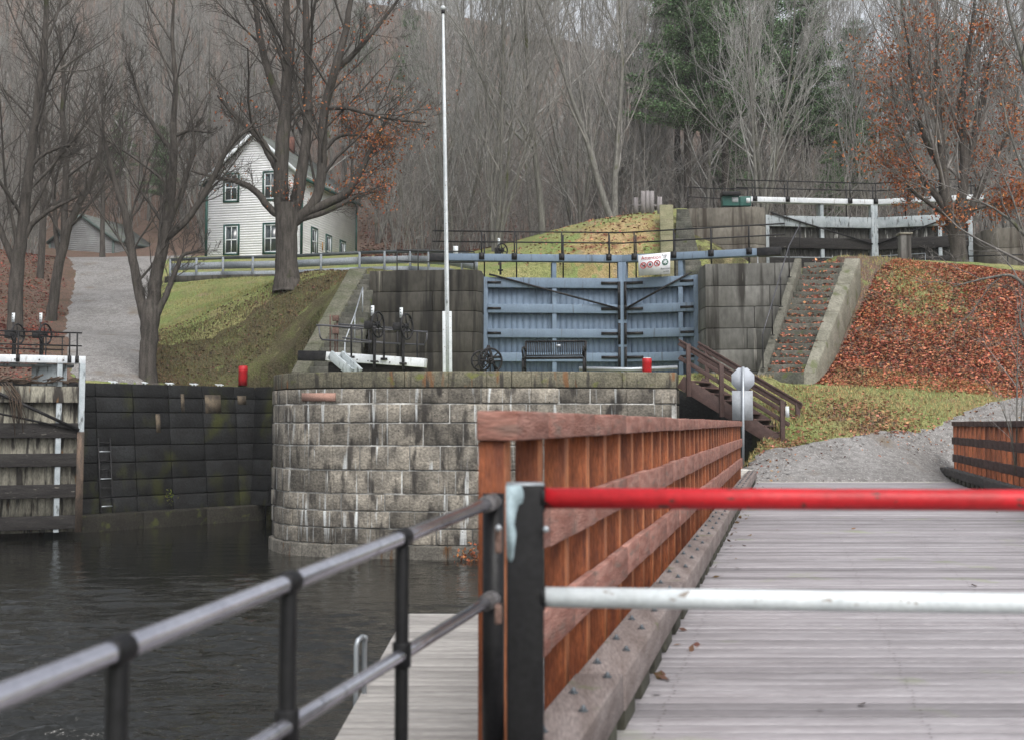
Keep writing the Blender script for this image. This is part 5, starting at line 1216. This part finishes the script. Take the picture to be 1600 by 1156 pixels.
# forked tree at the edge of the dark lock wall
D = 40.3; mpx = D / F
g = Grow(23, [13, 9, 7, 4], ratio=.42, spread=.72, up=.06, rmin=.006, maxlev=3, thick_lev=0)
base = P(231, 597, D); base.z = T1 + .05
Lm = lambda pts, rs, t0=.25: g.limb(pp(D, *pts), [r * mpx for r in rs], 0, t0)
Lm([(231, 606), (231, 595), (230, 570), (232, 545), (233, 520), (235, 492), (236, 470)], [19, 15, 13.5, 13.5, 14, 15, 11], .95)
Lm([(231, 520), (226, 500), (219, 470), (214, 440), (208, 410), (203, 370), (196, 335), (186, 305), (175, 270), (165, 225), (150, 170)], [8, 8, 8, 7.5, 7, 7, 6, 5, 4.5, 3.5, 2])
Lm([(236, 490), (240, 460), (244, 430), (251, 400), (258, 365), (262, 330), (268, 290), (272, 240), (270, 190), (276, 130), (268, 60), (272, 0)], [11, 10.5, 10, 9.5, 9, 8, 7, 6, 5, 4, 3, 2])
Lm([(236, 510), (244, 492), (256, 470), (266, 445), (276, 420), (284, 398), (300, 395), (318, 390)], [6, 6, 5, 4.5, 4, 3, 2, 1], .4)
Lm([(262, 372), (285, 352), (300, 335), (318, 305), (335, 275), (350, 240), (372, 215), (400, 190)], [5.5, 5.5, 5, 5, 4.5, 4, 3, 1.5], .3)
Lm([(253, 395), (262, 350), (285, 300), (292, 270), (305, 235), (300, 190)], [6, 5.5, 5, 4, 3, 1.5])
Lm([(270, 215), (290, 205), (310, 205), (330, 208)], [3.5, 3, 2, 1])
Lm([(272, 240), (245, 205), (225, 170), (215, 140), (196, 90)], [4, 3.5, 3, 2.5, 1.2])
tree_thing('forked_tree', 'bare forked tree with split grey bark at the edge of the dark lock wall', base, g, bark_dk, twig_dk)

# dark trees on the left bank
def left_tree(label, seed, D, limbs, nch=[14, 9, 7, 4]):
    global g
    mpx = D / F; g = Grow(seed, nch, ratio=.46, spread=.8, up=.04, rmin=.007, maxlev=3, thick_lev=0)
    for i, (pts, rs) in enumerate(limbs): g.limb(pp(D, *pts), [r * mpx * .82 for r in rs], 0, .3 if i else .4)
    b = P(*limbs[0][0][0][:2], D); return tree_thing('bare_tree', label, b, g, bark_dk, twig_dk)
left_tree('dark bare tree with a thick trunk rising behind the old cream gate', 31, 43, [([(24, 560), (24, 545), (24, 510), (24, 470), (26, 420), (34, 370), (40, 310), (46, 260), (55, 190), (62, 130), (70, 60), (74, -30)], [22, 17, 15, 14, 13, 12, 10, 9, 8, 7, 5.5, 4]), ([(34, 380), (50, 350), (75, 330), (100, 318), (128, 305)], [6, 5, 4, 3, 1.5]), ([(46, 260), (70, 240), (95, 230), (120, 225)], [4, 3.5, 2.5, 1.2]), ([(26, 420), (8, 380), (-10, 330), (-30, 270)], [7, 6, 5, 3])])
left_tree('slender dark tree leaning over the left edge of the gravel path', 32, 50, [([(78, 505), (80, 495), (86, 450), (94, 400), (108, 350), (125, 315), (145, 280), (158, 230), (162, 170)], [13, 10.5, 9.5, 9, 8, 6.5, 5.5, 4, 2]), ([(100, 375), (100, 320), (104, 260), (98, 190), (100, 120), (92, 40)], [7, 6.5, 6, 5, 4, 2]), ([(92, 410), (86, 350), (84, 280), (76, 210)], [5, 4.5, 3.5, 2])])
left_tree('thin dark tree standing in red leaves far left of the gravel path', 33, 58, [([(62, 500), (62, 440), (66, 380), (68, 300), (64, 220), (70, 130), (74, 40)], [8, 7, 6.5, 6, 5, 4, 2.5])])
left_tree('dark trunk in front of the faded shed, right edge of the path', 34, 74, [([(160, 402), (160, 385), (160, 350), (161, 310), (158, 260), (162, 200), (156, 120)], [6, 5, 4.6, 4.2, 4, 3, 2])])

# orange leaved tree on the terrace at the right
D = 42.0; mpx = D / F
g = Grow(41, [11, 7, 5, 3], ratio=.5, spread=.72, up=.07, rmin=.010, maxlev=3, thick_lev=0)
base = P(1498, 412, D)
Lm = lambda pts, rs, t0=.2: g.limb(pp(D, *pts), [r * mpx for r in rs], 0, t0)
Lm([(1499, 420), (1498, 410), (1497, 390), (1495, 370), (1492, 350)], [20, 14, 12.5, 13, 14], .95)
Lm([(1490, 360), (1482, 335), (1477, 300), (1472, 250), (1468, 190), (1462, 120), (1466, 40), (1460, -40)], [9, 9, 8.5, 6.5, 5, 4, 3, 1.5])
Lm([(1497, 355), (1500, 330), (1506, 290), (1506, 240), (1500, 180), (1508, 110), (1520, 40), (1526, -30)], [8, 8, 8, 7, 5.5, 4.5, 3, 1.5])
Lm([(1508, 270), (1520, 235), (1525, 190), (1540, 130), (1552, 70)], [6, 5.5, 5, 4, 2])
Lm([(1500, 350), (1512, 335), (1525, 310), (1535, 285), (1548, 255), (1570, 220), (1590, 180)], [6, 6, 5.5, 5, 4, 3, 1.5])
Lm([(1486, 345), (1470, 315), (1450, 290), (1430, 255), (1410, 215), (1398, 170), (1392, 120)], [6, 5.5, 5, 4, 3.5, 2.5, 1.2])
Lm([(1474, 270), (1452, 235), (1436, 190), (1424, 130), (1420, 70), (1410, 20)], [5, 4.5, 4, 3, 2.5, 1.2])
Lm([(1484, 340), (1455, 320), (1425, 300), (1400, 262)], [4, 3.5, 2.5, 1.2])
Lm([(1510, 330), (1540, 322), (1570, 318), (1600, 325)], [4, 3, 2, 1.2])
tips = np.array(g.tips); rr = np.random.default_rng(5); px_ = tips[:, 0] / tips[:, 1] * F + 800; py_ = 661 - (tips[:, 2] - EYE) * F / tips[:, 1]
cl_ = np.sin(px_ * .07) * np.sin(py_ * .06) + np.sin(px_ * .13 + 2) * np.sin(py_ * .11 + 1)
keep = (rr.random(len(tips)) < (.11 + .13 * cl_ + .05 * (py_ > 180)) * (.35 + .65 * (py_ > 20)))
tree_thing('orange_leaved_tree', 'tree holding many orange leaves on the terrace by the upper lock', base, g, bark_dk, twig_br, leaves=(tips[keep], .055, leaf_or, 6, 13, .26))
# pale twiggy branches reaching in at the right edge, much nearer
D = 24; mpx = D / F
g = Grow(51, [7, 5, 4], ratio=.5, spread=.8, up=.0, rmin=.0035, maxlev=3, thick_lev=0, wander=.16)
base = P(1668, 690, D)
Lm = lambda pts, rs, t0=.2: g.limb(pp(D, *pts), [r * mpx for r in rs], 0, t0)
Lm([(1668, 760), (1664, 600), (1655, 500), (1640, 420), (1612, 380), (1580, 345), (1545, 320), (1510, 312)], [10, 9, 8, 6, 3.4, 2.4, 1.7, .9])
Lm([(1655, 480), (1640, 330), (1625, 200), (1600, 100), (1575, 20), (1560, -60)], [6, 5, 4, 3, 2, 1.2])
Lm([(1640, 330), (1612, 290), (1592, 250), (1575, 200), (1562, 140)], [3.4, 2.6, 2, 1.5, .8])
Lm([(1664, 560), (1635, 500), (1602, 445), (1578, 428), (1535, 436), (1490, 448)], [4, 3.4, 2.8, 2.4, 1.6, .8])
Lm([(1668, 640), (1610, 560), (1592, 500), (1598, 470)], [3, 2, 1.4, .8])
tree_thing('bare_tree', 'pale twiggy bare tree reaching in from the right edge, nearer than all others', base, g, bark, mat('pale_twigs', (.23, .215, .20), (.15, .14, .13), .5, .95, 0))
# leafless shrub behind the dark fence
D = 22
g = Grow(52, [4, 3], ratio=.55, spread=.6, rmin=.003, maxlev=2, thick_lev=0, wander=.1); base = P(1590, 700, D)
for (x0, x1, y1, r) in ((1588, 1590, 520, 1.3), (1592, 1600, 590, 1.1), (1590, 1562, 628, 1.1), (1594, 1612, 600, 1), (1586, 1576, 640, .8), (1596, 1606, 560, .9)):
    g.limb(pp(D, (x0, 740), ((x0 + x1) / 2, (700 + y1) / 2), (x1, y1)), [r * D / F, r * D / F, .3 * D / F], 0, .3)
t = thing('shrub', 'thin leafless shrub standing behind the dark right fence', 'shrub', base); link('stems', g.wood.mesh('stems', bark, base), t); link('twigs', g.twig.mesh('twigs', twig_m, base), t)

# ---- the wood on the hillside: a handful of grown trees, copied
def proto(seed, H, r, nst=1, nch=[17, 9, 7, 4], m1=bark, m2=twig_m, spread=.55, ratio=.40, up=.10, rmin=.0135, name='woodland_tree', label='bare grey tree in the leafless wood on the hillside'):
    g = Grow(seed, nch, ratio=ratio, spread=spread, up=up, rmin=rmin, maxlev=3, thick_lev=0, wander=.12); rr = np.random.default_rng(seed)
    for k in range(nst):
        a = rr.uniform(0, 6.28); lean = (.02 if nst == 1 else rr.uniform(.12, .38)); h = H * rr.uniform(.8, 1)
        pts, rs = branch(rr, (0, 0, -.4), (math.cos(a) * lean, math.sin(a) * lean, 1), h, r, r * .12, 12, .035, .03); g.put(pts, rs, 0); g.kids(pts, rs, h, 0, .22 if nst == 1 else .12)
    return tree_thing(name, label, (0, 0, 0), g, m1, m2, group='bare trees of the hillside wood')
protos = [proto(61, 20, .19), proto(62, 23, .17, nch=[18, 8, 7, 4]), proto(63, 18, .12, 3, nch=[13, 8, 6, 4]), proto(64, 15, .09, 5, m2=twig_br, nch=[10, 7, 5, 3]), proto(65, 21, .20, 2, m1=bark, m2=twig_br, nch=[14, 8, 6, 4]), proto(66, 11, .07, 6, m2=twig_m, nch=[6, 5, 4, 2], rmin=.012)]
# evergreens
def pine(seed, H, r):
    rr = np.random.default_rng(seed); g = Grow(seed, [1], thick_lev=1, maxlev=1); pts, rs = branch(rr, (0, 0, -.5), (0, 0, 1), H, r, .03, 12, .012, .02); g.wood.add(pts, rs, 8); nd = []
    z = H * .42
    while z < H * .98:
        f = z / H; x = f * 11; k = min(int(x), 10); p = pts[k] * (1 - (x - k)) + pts[k + 1] * (x - k)
        for q in range(rr.integers(3, 6)):
            a = rr.uniform(0, 6.28); L = (1 - f) ** .75 * H * .24 * rr.uniform(.5, 1.15) + .4; c, cr = branch(rr, p, (math.cos(a), math.sin(a), .12), L, .05, .012, 5, .06, .02); g.wood.add(c, cr, 4)
            n = int(L * 190); s_ = rr.random(n) ** .7; ci = np.clip(s_ * 4, 0, 3.99); kk = ci.astype(int); b = c[kk] * (1 - (ci - kk))[:, None] + c[kk + 1] * (ci - kk)[:, None]
            nd.append(b + rr.normal(0, 1, (n, 3)) * np.array([.34, .34, .12]) * (1.15 - s_[:, None] * .4))
        z += rr.uniform(.35, .75)
    t = thing('pine_tree', 'dark green pine among the bare trees on the hillside', 'tree', (0, 0, 0), 'pines among the bare hillside trees')
    link('trunk', g.wood.mesh('trunk', bark_dk), t); link('crown', leaf_mesh('crown', np.concatenate(nd), .07, needle_m, seed, 1, .05, (.55, 1.5)), t); return t
pines = [pine(71, 22, .3), pine(72, 17, .24)]
used = set()
def plant(proto_, x, y, s=1, rot=None, z=None):
    key = proto_.name
    o = proto_ if key not in used else dup(proto_)
    used.add(key); o.location = (x, y, (g1(x, y) if z is None else z) - .1); o.rotation_euler = (0, 0, rnd.uniform(0, 6.28) if rot is None else rot); o.scale = (s, s, s * rnd.uniform(.95, 1.08)); return o
def at_px(px, D): return (px - 800) / F * D
# named trees standing clear in front of the wood
hero = [(772, 57, 3, 1.0, 'bare many stemmed tree behind the blue gates, left of the mound'), (848, 60, 0, .95, 'tall straight bare tree behind the blue gates at the left foot of the mound'), (962, 57, 4, .85, 'bare tree with dark forked trunk directly left of the grey boards on the mound'),
        (1190, 60, 2, .9, 'bare wide crowned tree behind the left end of the upper white beam'), (712, 66, 2, .8, 'bare tree close right of the flagpole, behind the gates'), (905, 66, 5, 1.2, 'small bushy bare tree behind the grassy mound')]
for (px, D, k, s, lab) in hero:
    o = plant(protos[k], at_px(px, D), D, s); o['label'] = lab; o['group'] = 'tall bare trees in front of the wood'
spots, rr = [], random.Random(99)
for (D0, D1, n, a0, a1) in ((64, 78, 20, -150, 1750), (78, 100, 38, -150, 1750), (100, 140, 56, -150, 1750), (140, 190, 56, -150, 1750), (190, 250, 60, -150, 1750)):
    for i in range(n):
        D = rr.uniform(D0, D1); px = a0 + (a1 - a0) * (i + rr.random()) / n
        if D < 86 and 215 < px < 600: D += 22
        if D < 98 and 60 < px < 270: D += 26
        spots.append((px, D))
for i, (px, D) in enumerate(spots):
    k = rr.choice([0, 1, 2, 3, 4, 0, 1, 5]); o = plant(protos[k], at_px(px, D), D, rr.uniform(.8, 1.2)); o['label'] = 'bare grey tree in the leafless wood on the hillside'; o['group'] = 'bare trees of the hillside wood'
for i, (px, D, k, s) in enumerate([(1078, 71, 0, 1.0), (1138, 73, 0, 1.05), (1062, 90, 0, 1.1), (1108, 84, 0, 1.15), (1158, 90, 0, 1.1), (1215, 92, 1, 1.3), (1040, 110, 0, 1.2), (1270, 84, 1, 1.2), (1335, 80, 1, .62), (1300, 72, 1, .42), (1345, 100, 0, .9), (1405, 98, 1, .8), (1140, 84, 1, .7), (245, 100, 1, .55), (180, 108, 1, .6), (640, 130, 0, .8), (1500, 110, 0, .85), (560, 150, 1, .9)]):
    plant(pines[k], at_px(px, D), D, s)
# saplings and brush of the wood, uncountable
rr2 = np.random.default_rng(8); tb = Tubes(); n = 5200
DD = rr2.uniform(61, 150, n) ; PX = rr2.uniform(-120, 1720, n); X = (PX - 800) / F * DD
ok = ~((DD < 92) & (PX > 225) & (PX < 600)) & ~((DD < 104) & (PX > 60) & (PX < 300)) & ~((PX > 880) & (PX < 1110) & (DD < 64)); X, DD = X[ok], DD[ok]; Z = gz(X, DD)
for x, y, z in zip(X, DD, Z):
    h = rr2.uniform(2, 8.5); a = rr2.uniform(0, 6.28); l_ = rr2.uniform(0, .55); p0 = np.array([x, y, z - .1]); d = np.array([math.cos(a) * l_, math.sin(a) * l_, 1.]); b = rr2.normal(0, .12, 3) * h * .4
    pts = np.array([p0 + d * h * t + b * t * t for t in (0, .35, .7, 1)]); r = .010 + .0035 * h; tb.add(pts, np.array([r, r * .8, r * .5, .008]), 3)
    for q in range(rr2.integers(6, 12)):
        t = rr2.uniform(.25, .95); c = p0 + d * h * t + b * t * t; e = rr2.normal(0, 1, 3); e[2] = abs(e[2]) + .2; e /= np.linalg.norm(e); L = h * rr2.uniform(.15, .45); tb.add(np.array([c, c + e * L * .5, c + e * L + np.array([0, 0, .1 * L])]), np.array([.014, .011, .007]), 3)
setp(link('underbrush', tb.mesh('underbrush', twig_br)), 'thicket of thin grey brown saplings filling the hillside wood', 'underbrush', kind='stuff')

# fallen leaves
def scatter(n, fn, seed):
    rr = np.random.default_rng(seed); out = []
    while len(out) < n:
        p = fn(rr, 6000); out.extend(p.tolist())
    a = np.array(out[:n]); return np.c_[a, gz(a[:, 0], a[:, 1]) + .025]
def slope_leaves(rr, m_):
    y = rr.uniform(33.6, 40.8, m_); px = rr.uniform(1275, 1760, m_); x = (px - 800) / F * y
    w_ = np.where(px < 1345, (y < 38.5 + 0 * y) * 1., 1.); left = (px > 1272 + (y - 33.6) * 19)
    bald = np.exp(-(((px - 1440) / 75) ** 2 + ((y - 38.6) / 1.7) ** 2)); foot = np.clip((y - 33.55 - (px - 1300) * .003) / .4, 0, 1)
    nz = .5 + .5 * np.sin(x * 2.3 + 1.7 * np.sin(y * 1.9)) * np.sin(y * 2.9 + 1.3 * np.sin(x * 1.4)); k = (rr.random(m_) < (1 - .5 * bald) * foot * (.45 + .55 * nz)) & left; return np.c_[x, y][k]
def lawn_leaves(rr, m_):
    y = rr.uniform(28.8, 34, m_); px = rr.uniform(1170, 1620, m_); x = (px - 800) / F * y
    w_ = .9 * np.exp(-(((px - 1350) / 95) ** 2 + ((y - 31.6) / .9) ** 2)) + .9 * np.exp(-(((px - 1225) / 42) ** 2 + ((y - 30) / .5) ** 2)) + .05
    return np.c_[x, y][(rr.random(m_) < w_) & (x < 4.9 + (y - 28.2) * 3.2)]
def bank_leaves(rr, m_):
    y = rr.uniform(38.5, 47, m_); px = rr.uniform(235, 620, m_); x = (px - 800) / F * y
    return np.c_[x, y][(rr.random(m_) < .25 + .6 * (y < 41.5)) & ~inpoly(x, y, [(-9.3, 43.2), (-14, 38), (-5, 30), (-4, 45)])]
def hill_leaves(rr, m_):
    y = rr.uniform(44, 52, m_); px = rr.uniform(800, 1030, m_); x = (px - 800) / F * y; return np.c_[x, y][rr.random(m_) < .25 + .6 * np.exp(-(((px - 960) / 70) ** 2 + ((y - 48) / 2) ** 2))]
def left_leaves(rr, m_):
    y = rr.uniform(38, 70, m_); px = rr.uniform(-150, 104, m_); x = (px - 800) / F * y; return np.c_[x, y][px < 88 + 14 * np.sin(y)]
def far_leaves(rr, m_):
    y = rr.uniform(62, 110, m_); px = rr.uniform(560, 1700, m_); x = (px - 800) / F * y; return np.c_[x, y]
for (nm, n, fn, sz, m_, lab) in (('leaf_drift', 46000, slope_leaves, .052, leaf_red, 'thick drift of red brown leaves on the slope right of the stone steps'), ('scattered_leaves', 2600, lawn_leaves, .055, mat('tan_fallen_leaves', (.42, .21, .12), (.30, .15, .09), .8, .9, 0, attr=True), 'scattered brown leaves on the grass beside the gravel lane'), ('bank_leaves', 3200, bank_leaves, .055, mat('dull_brown_leaves', (.13, .075, .05), (.09, .055, .04), .8, .9, 0, attr=True), 'dull brown leaves sprinkled over the dark grassy bank'),
                             ('mound_leaves', 1000, hill_leaves, .07, mat('tan_fallen_leaves', (.3, .14, .07)), 'tan leaves on the grassy mound above the blue gates'), ('left_bank_leaves', 12000, left_leaves, .055, mat('deep_red_leaves', (.27, .075, .055), (.16, .055, .042), .8, .9, 0, attr=True), 'red brown leaves covering the bank left of the gravel path'), ('woodland_leaves', 15000, far_leaves, .13, mat('dull_red_leaves', (.17, .065, .045), (.10, .05, .038), .8, .9, 0, attr=True), 'red brown leaf litter on the floor of the wood')):
    a = scatter(n, fn, 17 + n); setp(link(nm, leaf_mesh(nm, a, sz, m_, n, 1, .02, (.5, 1.45), True)), lab, 'fallen leaves', kind='stuff')
# leaves blown on the right-hand steps
a = []; rr = random.Random(3)
for k in range(18):
    q0, q1 = k / 18, (k + 1) / 18
    for j in range(62):
        u = q0 + (q1 - q0) * rr.uniform(.35, 1.0) if rr.random() < .8 else q0 + (q1 - q0) * rr.random(); A = Vector((7.05, 33.5)).lerp(Vector((9.1, 38)), u); B = Vector((8.15, 33.5)).lerp(Vector((10.35, 38)), u)
        c = A.lerp(B, rr.random() ** (1.0 if k < 9 else .6)); a.append((c.x, c.y, 2.55 + 3.8 * q1 + rr.random() ** 1.6 * .12))
        if k > 12 and rr.random() < .35: a.pop()
setp(link('step_leaves', leaf_mesh('step_leaves', np.array(a), .055, leaf_red, 9, 1, .012, (.6, 1.6), True)), 'red leaves gathered on the treads of the right hand stone steps', 'fallen leaves', kind='stuff')
# grass tufts
def tufts(n, fn, seed, h, m_, nm, lab):
    b = scatter(n, fn, seed); rr = np.random.default_rng(seed); a = rr.uniform(0, 6.28, n); w_ = .012; dx = np.stack([np.cos(a), np.sin(a), 0 * a], 1) * w_
    tip = b + np.c_[rr.normal(0, .03, (n, 2)), h * rr.uniform(.5, 1.3, n)]; v = np.stack([b - dx - [0, 0, .05], b + dx - [0, 0, .05], tip], 1).reshape(-1, 3); f = np.arange(3 * n)
    t = rr.uniform(.6, 1.3, (n, 1)) * np.array([[1, 1, 1.]]); t[:, 0] *= rr.uniform(.8, 1.5, n); setp(link(nm, mkmesh(nm, v, f, np.full(n, 3), m_, False, t)), lab, 'grass', kind='stuff')
grass_m = mat('grass_blades', (.24, .265, .10), (.33, .29, .145), .7, .9, 0, attr=True)
def lawn_g(rr, m_):
    y = rr.uniform(28.6, 35, m_); x = rr.uniform(4.8, 17, m_); px = x / y * F + 800
    return np.c_[x, y][~inpoly(x, y, BASIN) & ~inpoly(x, y, [(4.85, 28), (5.3, 28.9), (6.2, 29.8), (8.6, 30.6), (10.4, 31.6), (12.6, 33.3), (15.2, 35.4), (30, 35), (30, 28)]) & ~inpoly(x, y, [(6.7, 33.4), (8.6, 33.4), (11, 38.3), (8.8, 38)])]
def slope_g(rr, m_):
    y = rr.uniform(34, 41, m_); px = rr.uniform(1300, 1650, m_); x = (px - 800) / F * y; bald = np.exp(-(((px - 1440) / 75) ** 2 + ((y - 38.6) / 1.7) ** 2)); return np.c_[x, y][rr.random(m_) < bald + .05]
def far_lawn(rr, m_):
    y = rr.uniform(45.5, 58, m_); px = rr.uniform(245, 460, m_); return np.c_[(px - 800) / F * y, y]
def bank_g(rr, m_):
    y = rr.uniform(38.5, 46, m_); px = rr.uniform(235, 600, m_); x = (px - 800) / F * y; return np.c_[x, y][~inpoly(x, y, [(-9.3, 43.2), (-14, 38), (-5, 30), (-4, 45)])]
tufts(16000, lawn_g, 31, .06, grass_m, 'grass', 'short green grass beside the gravel lane below the leafy slope')
tufts(6000, slope_g, 32, .08, grass_m, 'grass', 'green grass showing through the leaves near the top of the right slope')
tufts(9000, far_lawn, 34, .06, mat('green_grass_blades', (.19, .25, .085), (.24, .25, .10), .7, .9, 0, attr=True), 'grass', 'green lawn behind the dark bank, in front of the grey railing')
tufts(14000, bank_g, 33, .08, mat('dull_grass_blades', (.105, .105, .045), (.13, .115, .06), .7, .9, 0, attr=True), 'grass', 'dull grass on the left bank and the lawn behind it')
# weeds at the foot of the walls
def leafy(name, label, p, n, spread, size, m_, seed): a = np.array([p[:]] * n) + np.random.default_rng(seed).normal(0, 1, (n, 3)) * np.array(spread); setp(link(name, leaf_mesh(name, a, size, m_, seed, 1, .02)), label, 'plant')
wp = Vector((-13.95, 37.2, 0)).lerp(Vector((-9.0, 42.6, 0)), .50) + V(.737, -.676, 0) * .52; leafy('weed', 'small yellow green weed growing on the dark wet wall', (wp.x, wp.y, -1.0), 45, (.07, .04, .11), .04, mat('yellow_green_leaves', (.13, .15, .02), (.10, .12, .02), 3, .9, 0, attr=True), 3)
p = P(737, 848, 29.5); leafy('leaf_clump', 'clump of orange leaves caught at the waterline of the pale pier', (p.x, p.y, WATER + .12), 120, (.22, .08, .10), .055, leaf_or, 4)

a = []; rr = random.Random(21)
for k in range(26): l_, d_ = rr.uniform(-.68, 3.7), rr.uniform(5, 27) ** 1.0; q = bq(l_, d_, .012); a.append((q.x, q.y, q.z))
for k in range(60): d_ = rr.uniform(6, 27.5); q = bq(-.70 + rr.random() ** 3 * .25, d_, .012); a.append((q.x, q.y, q.z))
setp(link('deck_leaves', leaf_mesh('deck_leaves', np.array(a), .032, mat('dark_dry_leaves', (.10, .06, .04), (.16, .09, .05), .8, .9, 0, attr=True), 9, 1, .004, (.6, 1.4), True)), 'a few small dry leaves lying on the bridge deck', 'fallen leaves', kind='stuff')
def edge_leaves(rr, m_):
    e = [(4.85, 28.0), (5.3, 28.9), (6.2, 29.8), (8.6, 30.6), (10.4, 31.6), (12.6, 33.3), (15.2, 35.4)]
    k = rr.integers(0, 6, m_); t = rr.random(m_); E = np.array(e); p = E[k] * (1 - t[:, None]) + E[k + 1] * t[:, None]
    return p + np.c_[rr.random(m_) ** 2 * 1.6 - .1, -rr.random(m_) ** 2 * .9]
a = scatter(420, edge_leaves, 77); a[:, 2] += .06
setp(link('lane_leaves', leaf_mesh('lane_leaves', a, .045, mat('tan_fallen_leaves', (1, 1, 1)), 78, 1, .02, (.5, 1.3), True)), 'brown leaves blown over the edge of the gravel lane', 'fallen leaves', kind='stuff')

# ------------------------------------------------------------------ thin winter air over the whole place
hz = MB(); hz.box((0, 155, 61), (350, 342, 132)); hm = bpy.data.materials.new('thin_haze'); hm.use_nodes = True
hn = hm.node_tree.nodes; hl = hm.node_tree.links; hn.remove(hn['Principled BSDF']); pv = hn.new('ShaderNodeVolumePrincipled')
pv.inputs['Color'].default_value = (.86, .88, .90, 1); pv.inputs['Density'].default_value = .0005; pv.inputs['Anisotropy'].default_value = 0
hl.new(pv.outputs[0], hn['Material Output'].inputs['Volume']); ho = hz.build('haze', hm); setp(ho, kind='stuff')
